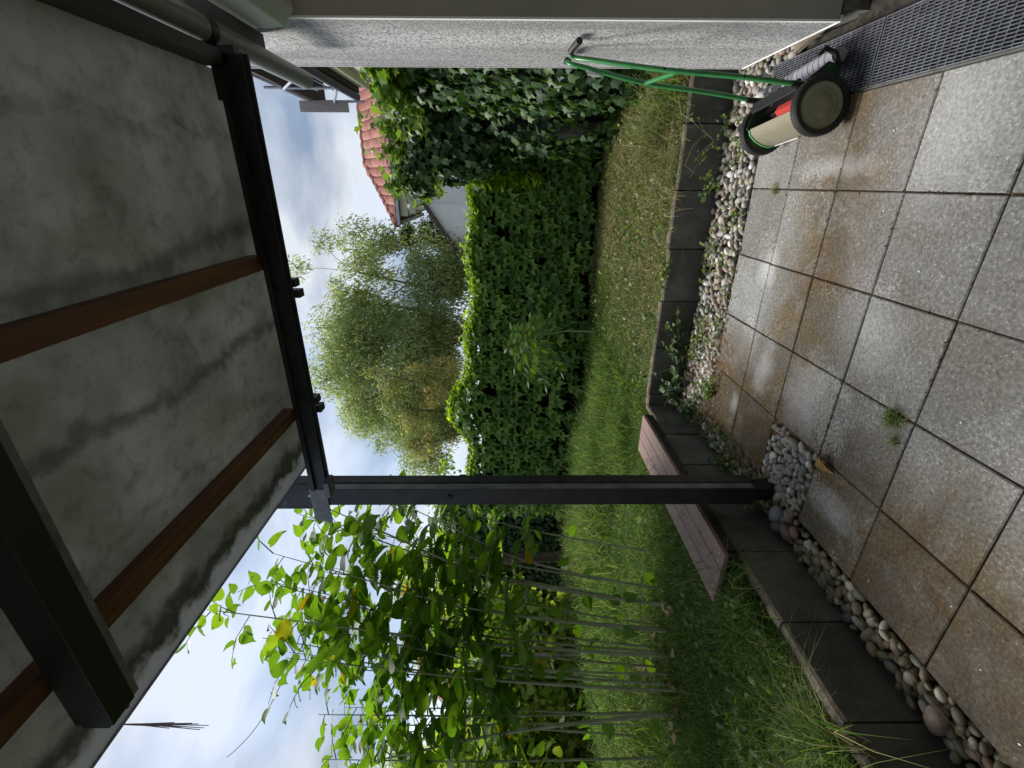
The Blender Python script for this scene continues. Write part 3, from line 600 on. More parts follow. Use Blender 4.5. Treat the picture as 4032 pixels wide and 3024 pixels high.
# ------------------------------------------------------------------ lawn mower (local x to the wall, y along the axle)
mw = empty('reel_mower', (.322, -.085, 0), math.radians(6.5), label='green push reel mower with black tyred wheels, its handle leaning on the rough wall', cat='lawn mower')
WR = .124
for sy, nm in ((-1, 1), (1, 0)):
    y = sy*.238
    w_ = MB(); w_.lathe([(WR-.026, -.021), (WR-.006, -.022), (WR, -.015), (WR, .015), (WR-.006, .022), (WR-.026, .021), (WR-.026, -.021)], 40, (0, y, WR), caps=False); wo = w_.build('wheel', M_rubber, mw, smooth=True)
    d_ = MB(); s = sy; d_.lathe([(WR-.0265, s*.004), (WR-.027, s*.013), (WR-.034, s*.0155), (WR-.040, s*.012), (.066, s*.0125), (.063, s*.0145), (.060, s*.0125), (.052, s*.013), (.046, s*.018), (.02, s*.021), (.001, s*.021)], 36, (0, y, WR)); d_.build('hub_cap', M_hub, wo, smooth=True)
    t_ = MB()
    for k_ in range(44):
        a_ = k_*2*math.pi/44; c_, s_2 = math.cos(a_), math.sin(a_); t_.bar((c_*(WR+.0005), y-.014, WR+s_2*(WR+.0005)), (c_*(WR+.0005), y+.014, WR+s_2*(WR+.0005)), .004, .003, (c_, 0, s_2))
    t_.build('tread', M_rubber, wo)
    sp = MB(); yy = y-sy*.034; poly = [(-.06, .075), (-.045, .19), (.0, .235), (.10, .20), (.185, .10), (.17, .045), (.05, .055)]
    V = [(x, yy-.003, z) for x, z in poly]+[(x, yy+.003, z) for x, z in poly]; n_ = len(poly)
    sp.add(V, [tuple(range(n_)), tuple(range(2*n_-1, n_-1, -1))]+[(i, i+n_, (i+1) % n_+n_, (i+1) % n_) for i in range(n_)]); sp.build('side_plate', M_dgreen, mw, bevel=.002)
    b = MB(); b.tube([(.17, yy, .05), (.215, yy, .075), (.235, yy, .125), (.205, yy, .15)], [.011, .012, .011, .008], 8); b.build('roller_bracket', M_black, mw, smooth=True)
# tan front guard, white strip painting the lip's highlight, light green edge
def sheet(prof, y0, y1, th=.003):
    n_ = len(prof); V = []
    for i, (x, z) in enumerate(prof):
        a_, b_ = prof[max(i-1, 0)], prof[min(i+1, n_-1)]; tx, tz = b_[0]-a_[0], b_[1]-a_[1]; l_ = math.hypot(tx, tz); nx, nz = -tz/l_*th, tx/l_*th
        V += [(x, y0, z), (x, y1, z), (x+nx, y1, z+nz), (x+nx, y0, z+nz)]
    F = [(i*4+k_, i*4+(k_+1) % 4, i*4+4+(k_+1) % 4, i*4+4+k_) for i in range(n_-1) for k_ in range(4)]+[(0, 1, 2, 3), tuple((n_-1)*4+k_ for k_ in (3, 2, 1, 0))]
    b = MB(); b.add(V, F); return b
gp = [(-.062, .058), (-.080, .075), (-.085, .10), (-.076, .14), (-.056, .18), (-.028, .21), (-.005, .218)]
sheet(gp, -.20, .188).build('front_guard', M_tan, mw, smooth=True)
sheet([(x-.004, z+.002) for x, z in gp], .189, .194, .006).build('guard_edge', M_lime, mw)
sheet([(-.088, .074), (-.068, .052), (-.058, .049)], -.02, .185, .003).build('lip_highlight', M_white, mw)
b = MB(); b.prism([(-.002, .208), (.02, .226), (.045, .212), (.03, .19)], -.19, -.05); b.build('red_bar', M_red, mw)
for k_ in range(5):
    b = MB(); V = []; F = []
    for i in range(13):
        y = -.195+.385*i/12; a_ = k_*2*math.pi/5+i*.13; V += [(.06+.03*math.cos(a_), y, .12+.03*math.sin(a_)), (.06+.068*math.cos(a_+.25), y, .12+.068*math.sin(a_+.25))]
    F = [(2*i, 2*i+1, 2*i+3, 2*i+2) for i in range(12)]; b.add(V, F); b.build('reel_blade', M_red if k_ % 2 else M_black, mw)
b = MB(); b.tube([(.06, -.2, .12), (.06, .2, .12)], .012, 10); b.build('reel_shaft', M_black, mw)
b = MB(); b.tube([(0, -.235, WR), (0, .235, WR)], .009, 10); b.build('axle', M_black, mw)
b = MB(); b.box(.07, .12, -.2, .2, .205, .222); b.build('cover_bar', M_black, mw, bevel=.004)
rl = MB(); prof = [(.001, -.195), (.034, -.195)]
for k_ in range(9):
    y = -.185+k_*.041; prof += [(.036, y), (.036, y+.036), (.030, y+.037), (.030, y+.040)]
prof += [(.034, .195), (.001, .195)]; rl.lathe(prof, 20, (.215, 0, .052)); rl.build('rear_roller', M_roll, mw, smooth=False)
# handle
cs, sn = math.cos(math.radians(-6.5)), math.sin(math.radians(-6.5))
def loc(x, y, z):
    x, y = x-.322, y+.085; return (cs*x-sn*y, sn*x+cs*y, z)
hd = MB(); nb = [loc(.435, -.285, .205), loc(.47, -.245, .46), loc(.515, -.15, .80), loc(.585, .02, 1.10), loc(.612, .095, 1.19), loc(.63, .08, 1.215)]
fb = [loc(.43, .12, .21), loc(.47, .14, .46), loc(.515, .165, .80), loc(.585, .195, 1.10), loc(.607, .21, 1.19), loc(.625, .24, 1.215)]
def sm(pp, n=20):
    pp = [Vector(p_) for p_ in pp]; out_ = []
    for i in range(len(pp)-1):
        a_, b_, c_, d_ = pp[max(i-1, 0)], pp[i], pp[i+1], pp[min(i+2, len(pp)-1)]
        for k_ in range(5):
            t = k_/5; out_.append(.5*((2*b_)+(-a_+c_)*t+(2*a_-5*b_+4*c_-d_)*t*t+(-a_+3*b_-3*c_+d_)*t**3))
    return out_+[pp[-1]]
ho = MB().tube(sm(nb), .0115, 12).build('handle_bar', M_green, mw, smooth=True)
MB().tube(sm(fb), .0115, 12).build('handle_bar', M_green, mw, smooth=True)
MB().tube([loc(.507, -.175, .745), loc(.509, -.10, .735), loc(.512, .15, .80)], .010, 10).build('cross_brace', M_green, mw, smooth=True)
MB().tube([loc(.63, .08, 1.215), loc(.645, .055, 1.205), loc(.655, -.02, 1.185)], [.0155, .016, .0165], 14).build('grip', M_rubber, mw, smooth=True)
MB().tube([loc(.625, .24, 1.215), loc(.635, .27, 1.21), loc(.645, .35, 1.19)], [.0155, .016, .0165], 14).build('grip', M_rubber, mw, smooth=True)
b = MB(); c_ = Vector(loc(.577, .19, 1.07)); b.bar(c_+Vector((-.016, 0, -.035)), c_+Vector((-.008, 0, .035)), .03, .004, (0, -1, .0)); b.build('sticker', M_white, mw)
for q_ in (nb[2], fb[2], nb[1]):
    b = MB(); v = Vector(q_); b.tube([v+Vector((0, -.014, 0)), v+Vector((0, .014, 0))], .006, 6); b.build('bolt', M_black, mw)
for q_ in (nb[0], fb[0]):
    v = Vector(q_); b = MB(); b.tube([v+Vector((0, 0, -.06)), v, v+Vector((.005, .0, .05))], [.014, .015, .013], 10); b.build('handle_socket', M_black, mw, smooth=True)

# ------------------------------------------------------------------ leaf templates (unit length 1, tip +y)
def fan(outline, fold=.12, curl=.12):
    c = (0, .4); V = [(c[0], c[1], 0.)]+[(x, y, abs(x)*fold*2-max(0, y-.45)**2*curl*3) for x, y in outline]; n = len(outline)
    return np.array(V), np.array([(0, i+1, (i+1) % n+1) for i in range(n)])
CRV, CRF = fan([(0, .12), (-.2, 0), (-.42, .12), (-.62, .45), (-.66, .72), (-.36, .58), (-.24, .62), (-.12, .85), (0, 1.05), (.12, .85), (.24, .62), (.36, .58), (.66, .72), (.62, .45), (.42, .12), (.2, 0)], .2, .35)
IVV, IVF = fan([(0, .08), (-.25, -.02), (-.5, .18), (-.42, .38), (-.52, .62), (-.25, .62), (0, 1.), (.25, .62), (.52, .62), (.42, .38), (.5, .18), (.25, -.02)], .15, .2)
def heart():
    ol = [(0, .06), (.16, 0), (.32, .05), (.41, .2), (.42, .38), (.33, .58), (.18, .78), (.06, .92), (0, 1.04)]
    V = [(0, .06, 0), (0, .38, -.01), (0, .7, -.04), (0, 1.04, -.15)]; F = []
    for s in (1, -1):
        b = len(V); V += [(s*x, y, .22*x-.22*max(0, y-.5)**2-(.3*x*x)) for x, y in ol[1:-1]]; k_ = len(ol)-2
        ring = [0]+[b+i for i in range(k_)]+[3]
        mid = [0, 0, 1, 1, 1, 2, 2, 2, 3]
        for i in range(len(ring)-1):
            a_, c_ = ring[i], ring[i+1]; m_ = 1 if i < 5 else 2
            F.append((m_, a_, c_) if s > 0 else (m_, c_, a_))
        F.append((0, 1, ring[1]) if False else (1, 2, ring[5]) if s < 0 else (2, 1, ring[5]))
        F.append((2, 3, ring[-2]) if s < 0 else (3, 2, ring[-2]))
    return np.array(V, float), np.array([f for f in F if len(set(f)) == 3])
HTV, HTF = heart()
WLV = np.array([[0, 0, 0], [-.16, .45, 0], [0, 1, -.05], [.16, .45, 0]]); WLF = np.array([[0, 1, 2], [0, 2, 3]])

# ------------------------------------------------------------------ creeper wall at the back
cw = empty('creeper_wall', (0, 0, 0), label='long garden wall wholly covered in overlapping three pointed creeper leaves', cat='hedge')
b = MB(); b.box(-5.45, .9, 4.06, 4.26, .1, 1.98); b.build('wall', M_core, cw)  # wall coloured near black, painting the shade behind the leaves
b = MB(); b.tube([(-3.75, 4.12, 1.95), (-3.4, 4.12, 2.08), (-3.0, 4.12, 1.95)], [.06, .13, .06], 8); b.build('bulge_core', M_core, cw)  # dark core added to stop sky showing through the bulge
def zt(x): return 2.03+.05*np.clip(-x-1.2, 0, 2)+.27*np.exp(-((x+3.35)/.55)**2)+.05*np.sin(x*5)
n1_ = 2000; x = RNG.uniform(-5.5, .85, n1_); rows = RNG.random(n1_)
top = zt(x); z = .42+(top-.42)*(1-(1-rows)**1.0); z = np.round(z/.095)*.095+RNG.normal(0, .016, n1_); y = 3.99-RNG.uniform(0, .10, n1_)-.1*np.exp(-((x+3.35)/.6)**2)*np.clip(z-1.2, 0, 1)
keep = (z < top) & ~((z < .75) & (RNG.random(n1_) < .35)); x, y, z = x[keep], y[keep], z[keep]; n = len(x)
T1 = np.column_stack([x, y, z]); M1 = frames(np.column_stack([RNG.normal(0, .3, n), -np.ones(n), RNG.uniform(.5, 1.3, n)]), np.column_stack([RNG.normal(0, .2, n), RNG.uniform(-.8, -.4, n), -np.ones(n)]), RNG.uniform(.12, .175, n))
n2_ = 2600; x = RNG.uniform(-5.5, .75, n2_); th = RNG.uniform(-.3, 2.6, n2_); rr_ = RNG.uniform(.03, .13, n2_); y = 4.1-np.cos(th)*.16; z = zt(x)-.05+np.sin(th)*rr_; n = n2_
T2 = np.column_stack([x, y, z]); M2 = frames(np.column_stack([RNG.normal(0, .5, n), -np.cos(th)+RNG.normal(0, .3, n), np.abs(np.sin(th))+.3]), np.column_stack([RNG.normal(0, .5, n), -np.ones(n)*.7, RNG.uniform(-.8, .3, n)]), RNG.uniform(.07, .12, n))
xr = RNG.uniform(.0, .75, 300); zr_ = RNG.uniform(1.1, 2.1, 300); n = 300
T = np.concatenate([T1, T2]); M = np.concatenate([M1, M2]); split_leaves(cw, CRV, CRF, M, T, RNG.random(len(T)), M_creeper, 300)
M_lime_leaf = leafmat('sunlit_young_leaf', [(0, (.17, .30, .02)), (.5, (.27, .42, .03)), (1, (.42, .50, .05))], .5, (1.5, 1.5, .3))  # lime young leaves, their sunlit brightness put into the colour
n = 4200; x = np.concatenate([RNG.uniform(-5.4, .1, n-1300), RNG.normal(-3.35, .35, 700), RNG.normal(.06, .05, 600)]); y = RNG.uniform(3.88, 4.25, n); z = zt(x)+RNG.uniform(-.07, .06, n)+np.where(RNG.random(n) < .1, RNG.uniform(0, .1, n), 0); z[-600:] = RNG.uniform(1.1, 2.05, 600); y[-600:] = RNG.uniform(3.8, 3.95, 600)
link('sunlit_young_leaves', scatter('sunlit_young_leaves', IVV, IVF, frames(np.column_stack([RNG.normal(0, .5, n), RNG.normal(-.3, .5, n), np.ones(n)]), np.column_stack([RNG.normal(0, .7, n), -np.ones(n), RNG.normal(-.2, .5, n)]), RNG.uniform(.05, .085, n)), np.column_stack([x, y, z]), RNG.random(n)), M_lime_leaf, cw, kind='stuff')

# ------------------------------------------------------------------ ivy masses
def ell(n, c, r, zmin=None, jit=.08, down=.6):
    u = nrm(RNG.normal(0, 1, (n, 3))); k_ = 1+RNG.normal(-.02, jit, n)[:, None]; k_ = k_*(1+.10*np.sin(u[:, :1]*7+u[:, 2:]*5)*np.sin(u[:, 1:2]*6))
    T = np.array(c)+u*np.array(r)*k_; nz = nrm(u/np.array(r))
    if zmin is not None: m_ = T[:, 2] > zmin; T, nz = T[m_], nz[m_]
    n = len(T); tip = np.column_stack([RNG.normal(0, .35, n), RNG.normal(0, .35, n), -np.ones(n)])+nz*.35
    return T, nz+RNG.normal(0, .35, (n, 3))+np.array([0, 0, .35]), tip
iv = empty('ivy_mass', (0, 0, 0), label='tall dark ivy thicket between the house corner and the creeper wall', cat='ivy')
parts_ = [ell(5600, (1.06, 2.6, 1.35), (.36, 1.35, 1.32), .28), ell(1700, (.58, 3.62, 2.25), (.52, .55, .66), 1.5), ell(1500, (.72, 3.5, 1.2), (.38, .75, 1.1), .3), ell(420, (.16, 3.6, 2.62), (.28, .3, .26), None), ell(350, (.95, 2.6, 2.66), (.25, .6, .14), None, .2)]
T, nz, tip = [np.concatenate([q[i] for q in parts_]) for i in range(3)]
keep = (T[:, 0] > -.35); T, nz, tip = T[keep], nz[keep], tip[keep]; split_leaves(iv, IVV, IVF, frames(nz, tip, RNG.uniform(.065, .12, len(T))), T, RNG.random(len(T))**1.3, M_ivy, 300)
def core(parent, c, r, name='blocking_core'):  # solid dark core added inside the ivy to block light
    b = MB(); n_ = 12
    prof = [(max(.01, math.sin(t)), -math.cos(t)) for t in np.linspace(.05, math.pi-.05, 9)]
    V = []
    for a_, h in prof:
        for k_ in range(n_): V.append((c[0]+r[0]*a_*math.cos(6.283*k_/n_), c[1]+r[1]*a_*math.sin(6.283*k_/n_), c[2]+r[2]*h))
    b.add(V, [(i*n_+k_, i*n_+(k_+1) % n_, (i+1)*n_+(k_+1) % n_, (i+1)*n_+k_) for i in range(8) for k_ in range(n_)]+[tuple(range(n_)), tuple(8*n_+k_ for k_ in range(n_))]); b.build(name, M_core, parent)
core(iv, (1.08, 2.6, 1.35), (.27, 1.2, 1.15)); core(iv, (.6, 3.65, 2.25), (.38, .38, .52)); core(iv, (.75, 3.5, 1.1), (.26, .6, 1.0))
# loose sprays on top catching light
sh = empty('ivy_sprays', (0, 0, 0), label='lighter green leafy shoots sprouting from the top of the dark ivy thicket', cat='ivy')
Tl, Nl, Pl = [], [], []; tw = MB()
for k_ in range(110):
    t_ = random.random()
    if k_ % 2: base = Vector((random.uniform(.62, 1.1), random.uniform(1.6, 3.6), 2.5+random.uniform(-.1, .12)))
    else: base = Vector((random.uniform(-.15, .8), random.uniform(3.2, 3.9), 2.66+random.uniform(-.4, .25)))
    dr = Vector((random.uniform(-.7, .3), random.uniform(-.7, .2), random.uniform(.1, .9))).normalized(); l_ = random.uniform(.1, .32); p_ = [base, base+dr*l_*.6, base+dr*l_+Vector((0, 0, -.05))]
    tw.tube(p_, [.004, .003, .002], 4)
    for j in range(9):
        Tl.append(list(base+dr*l_*random.random()+Vector([random.gauss(0, .03) for _ in range(3)]))); Nl.append([random.gauss(0, .5), random.gauss(-.3, .5), .8]); Pl.append([dr.x+random.gauss(0, .6), dr.y+random.gauss(0, .6), -.5+random.gauss(0, .4)])
tw.build('twigs', M_twig, sh); Tl, Nl, Pl = map(np.array, (Tl, Nl, Pl))
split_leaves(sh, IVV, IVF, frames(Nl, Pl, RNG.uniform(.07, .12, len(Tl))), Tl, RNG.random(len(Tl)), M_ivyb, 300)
# left ivy curtain behind the post
il = empty('ivy_curtain', (0, 0, 0), label='high curtain of small ivy leaves over a dark hollow, just left of the post', cat='ivy')
b = MB(); b.box(-9.2, -5.6, 5.1, 5.3, .1, 2.55); b.build('hollow_shade', M_core, il)  # near-black slab stands in for the shade of the hollow
n = 9000; x = RNG.uniform(-9.3, -5.5, n); z = .3+2.6*RNG.random(n)**.75; y = 5.0-RNG.uniform(0, .35, n)*(z/2.9); keep = RNG.random(n) < np.where(z > 1.9, 1, .42); x, y, z = x[keep], y[keep], z[keep]; n = len(x)
split_leaves(il, IVV, IVF, frames(np.column_stack([RNG.normal(0, .4, n), -np.ones(n), RNG.uniform(.1, .9, n)]), np.column_stack([RNG.normal(0, .3, n), RNG.normal(0, .2, n), -np.ones(n)]), RNG.uniform(.06, .11, n)), np.column_stack([x, y, z]), RNG.random(n), M_ivy, 300)
T, nz, tip = ell(1500, (-7.3, 4.9, 2.75), (1.8, .35, .4), None, .25)
link('lit_top_leaves', scatter('lit_top_leaves', IVV, IVF, frames(nz, tip, RNG.uniform(.06, .1, len(T))), T, RNG.random(len(T))), M_ivyb, il, kind='stuff')  # brighter leaf colour paints the light on the curtain's top

# ------------------------------------------------------------------ trees
def tree(name, label, cat, base, trunk_r, limbs, clumps, lv, lf, mt, lsize, per, wood=M_bark, droop=.6, flat=.75, seed=0):
    """limbs: list of polylines (world pts, r0, r1); clumps: (c, r) world"""
    r = empty(name, base, label=label, cat=cat); rs = random.Random(seed)
    for i, (pl, r0, r1) in enumerate(limbs):
        pp = sm(pl); b = MB(); b.tube([q-Vector(base) for q in pp], list(np.linspace(r0, r1, len(pp))), 7, False); b.build('trunk' if i == 0 else 'branch', wood, r, smooth=True)
    tws = MB(); Ts, Ns, Ps = [], [], []
    for (c, rad) in clumps:
        c = Vector(c)-Vector(base); n = int(per*rad[0]*rad[2]*1.6)
        u = nrm(RNG.normal(0, 1, (n, 3)))*(RNG.random((n, 1))**.45); T_ = np.array(c)+u*np.array(rad)*flat*1.45
        Ts.append(T_); Ns.append(u+RNG.normal(0, .6, (n, 3))+np.array([0, 0, .5])); Ps.append(u*.6+RNG.normal(0, .45, (n, 3))-np.array([0, 0, droop]))
        best = min((q-Vector(base) for pl, _, _ in limbs for q in [Vector(v) for v in pl]), key=lambda q: (q-c).length)
        tws.tube([best, best.lerp(c, .5)+Vector((rs.gauss(0, .1), 0, .1)), c], [.03*rad[0], .02*rad[0], .008], 4, False)
        for _ in range(6):
            e = c+Vector((rs.gauss(0, rad[0]*.5), rs.gauss(0, rad[1]*.5), rs.gauss(0, rad[2]*.5))); tws.tube([c, e], [.008, .004], 3, False)
    tws.build('twigs', wood, r); T_, N_, P2 = map(np.concatenate, (Ts, Ns, Ps)); n = len(T_)
    # light and dark clumps: leaf colour varies from clump to clump
    rn = np.concatenate([np.clip(rs.uniform(.0, .55)+.45*RNG.random(len(t_)), 0, 1) for t_ in Ts])
    link('crown', scatter('crown', lv, lf, frames(N_, P2, lsize*RNG.uniform(.6, 1.3, n)), T_, rn), mt, r, kind='stuff'); return r
def envelope(n, c, r, rs, rmin=.45, rmax=.95, low=-.6):
    o_ = []
    while len(o_) < n:
        u = Vector((rs.gauss(0, 1), rs.gauss(0, 1), rs.gauss(0, 1))).normalized()*rs.random()**.38
        if u.z < low: continue
        k_ = rs.uniform(rmin, rmax); o_.append(((c[0]+u.x*r[0], c[1]+u.y*r[1], c[2]+u.z*r[2]), (k_, k_, k_*rs.uniform(.7, 1.3))))
    return o_
rs = random.Random(3)
# willow: two domes of foliage on several stems, thinner to the right
cl = envelope(80, (-6.1, 13.0, 5.5), (3.2, 1.6, 3.0), rs, .55, 1.05) + envelope(22, (-2.7, 13.2, 6.6), (1.5, 1.0, 2.2), rs, .3, .6) + envelope(24, (-3.1, 13, 3.9), (1.7, 1.0, 1.6), rs, .4, .85) + envelope(20, (-9.4, 13, 4.9), (1.9, 1, 2.0), rs, .4, .8)
wl = [([(-4.9, 13.3, .2), (-4.9, 13.3, 2.2), (-5.0, 13.2, 3.6), (-5.6, 13.2, 5.6), (-5.8, 13.1, 7.6)], .17, .04), ([(-5.0, 13.3, 2.6), (-5.6, 13.2, 4.0), (-6.9, 13.1, 5.4), (-7.6, 13, 7)], .10, .03), ([(-3.4, 13.3, .2), (-3.35, 13.3, 3.6), (-3.2, 13.3, 5.0), (-2.8, 13.2, 6.7)], .09, .02), ([(-5, 13.3, 3.0), (-4.2, 13.3, 4.6), (-3.9, 13.2, 6.6)], .08, .02), ([(-6.4, 13.3, .2), (-6.8, 13.3, 2.8), (-8.2, 13.2, 4.4), (-9.2, 13.1, 5.6)], .1, .03)]
tree('willow_tree', 'large pale green willow standing beyond the creeper wall', 'tree', (-4.9, 13.3, 0), .2, wl, cl, WLV, WLF, M_willow, .15, 780, droop=.9)
# rusty brown shrub
cl = envelope(34, (-5.0, 6.9, 3.2), (1.25, .5, 1.25), rs, .17, .38)+[((-3.95, 6.9, 4.55), (.12, .12, .35)), ((-4.2, 6.9, 4.2), (.2, .2, .35)), ((-5.9, 6.9, 3.9), (.3, .2, .35)), ((-3.75, 6.9, 3.0), (.16, .15, .5))]
tree('russet_shrub', 'rusty brown seeding shrub in front of the willow, just right of the post', 'shrub', (-5, 6.9, 0), .05, [([(-5, 6.9, .2), (-5, 6.9, 2), (-4.9, 6.9, 3.6)], .05, .02), ([(-5, 6.9, 1), (-4.4, 6.9, 2.8), (-4.0, 6.9, 4.3)], .03, .01), ([(-5, 6.9, 1), (-5.6, 6.9, 2.8), (-5.9, 6.9, 3.7)], .03, .01)], cl, WLV, WLF, M_russet, .085, 3600, droop=.2)
# dark conifer by the far house
cl = [((-2.1+rs.gauss(0, .25+.12*k_), 15.6, 6.0-k_*.42+rs.gauss(0, .15)), (.3+.05*k_, .3, .25)) for k_ in range(7) for _ in range(3)]
tree('dark_conifer', 'small dark evergreen between the willow and the red tiled house', 'tree', (-2.1, 15.6, 0), .1, [([(-2.1, 15.6, .1), (-2.1, 15.6, 3), (-2.1, 15.6, 5.6)], .1, .02)], cl, WLV, WLF, M_conif, .16, 1500, droop=.3)
# bright shrubs and small trees left, behind the canes
M_sun = leafmat('shrub_leaf', [(0, (.16, .27, .05)), (.5, (.26, .38, .07)), (1, (.42, .48, .10))], .62, (1.4, 1.4, .5))
HB = HTV*np.array([1.3, 1, 1])
for k_, (c, r_, n_, lab, mt_, lv_, lf_, ls_, pr_) in enumerate([
    ((-10.6, 6.2, 2.3), (2.3, 1.0, 1.9), 70, 'bright green bush behind the canes, next to the ivy curtain', M_sun, IVV, IVF, .13, 480),
    ((-7.6, 2.6, 1.3), (1.3, .6, 1.1), 46, 'light green shrub right behind the middle canes', M_sun, HTV, HTF, .14, 260),
    ((-9.6, 1.3, 1.6), (2.0, .8, 1.6), 64, 'yellow green shrub at the lower left edge of the garden behind the canes', M_sun, IVV, IVF, .14, 360),
    ((-7.9, .3, 1.2), (1.2, .6, 1.0), 34, 'broad leaved shrub nearest the left edge of the lawn', M_sun, HTV, HTF, .13, 260),
    ((-14.5, 9.5, 3.0), (3.4, 1.4, 2.9), 60, 'pale leafy tree far behind the canes beside the pink roof', M_willow, WLV, WLF, .2, 800),
    ((-15.5, 4.5, 2.6), (3.0, 1.4, 2.6), 60, 'tall pale bush beyond the yellow green shrub at the far left', M_willow, WLV, WLF, .2, 800)]):
    cl = envelope(n_, c, r_, rs, .35, .62, -1.0); b_ = (c[0], c[1], 0)
    tree('garden_shrub', lab, 'shrub', b_, .06, [([(c[0], c[1], .2), (c[0]+.1, c[1], c[2]*.7), (c[0]-.1, c[1], c[2]+r_[2]*.5)], .07, .02)], cl, lv_, lf_, mt_, ls_, pr_, droop=.4)
b = MB(); b.tube([(-6.6, 2.0, .2), (-6.6, 2.0, 1.6), (-6.65, 2.0, 2.9)], [.03, .028, .024], 8); b.build('dead_stem', simple('grey_dead_wood', (.25, .23, .2), .9, 0, 12), None, label='thick bare grey stem standing behind the canes near the left edge', cat='tree stump')
b = MB(); b.tube([(-6.9, 4.3, .2), (-6.95, 4.3, 1.9), (-7.2, 4.5, 2.9)], [.11, .09, .06], 8); P_(b.build('trunk', M_bark), il)

# pinnate seedling (tree of heaven) in front of the creeper wall
sd = empty('ailanthus_seedling', (-1.86, 3.35, .28), label='young sapling with fan of feather shaped leaves in front of the creeper wall', cat='sapling')
b = MB(); b.tube([(0, 0, 0), (.02, 0, .4), (-.04, 0, .80)], [.012, .010, .007], 7); b.build('stem', M_cane, sd)
Tl, Nl, Pl, Sl = [], [], [], []; rc = MB()
for (dx, dz, l_) in ((.5, .45, .5), (.25, .85, .62), (-.15, .9, .68), (-.5, .7, .7), (-.8, .45, .72), (-1., .1, .72), (-.9, -.35, .55), (.6, .0, .4)):
    a_ = Vector((-.04, 0, .80)); d_ = Vector((dx, -.5, dz)).normalized(); s_ = d_.cross(Vector((0, 1, .2))).normalized(); pp = [a_+d_*l_*t-Vector((0, 0, .18*t*t*l_)) for t in np.linspace(0, 1, 8)]
    rc.tube(pp, [.003]*8, 4)
    for i in range(2, 14):
        t = i/14; q = a_+d_*l_*t-Vector((0, 0, .18*t*t*l_))
        for sg in (-1, 1): Tl.append(q[:]); Pl.append((s_*sg+d_*.35+Vector((0, -.15, -.2)))[:]); Nl.append((random.gauss(0, .3), -.9, random.uniform(.1, .8))); Sl.append(.16*(1-.4*abs(t-.45)))
    Tl.append(pp[-1][:]); Pl.append(d_[:]); Nl.append((0, -.6, .8)); Sl.append(.12)
rc.build('leaf_stalks', M_cane, sd); Tl, Nl, Pl, Sl = map(np.array, (Tl, Nl, Pl, Sl)); split_leaves(sd, WLV*np.array([1.1, 1, 1]), WLF, frames(Nl, Pl, Sl), Tl+np.array(sd.location), RNG.random(len(Tl))*.9, M_knot, 300, 'leaflet', 'leaflets')
for o in sd.children:
    if o.name.startswith('leafle'): o.matrix_parent_inverse = Matrix.Translation(-Vector(sd.location))

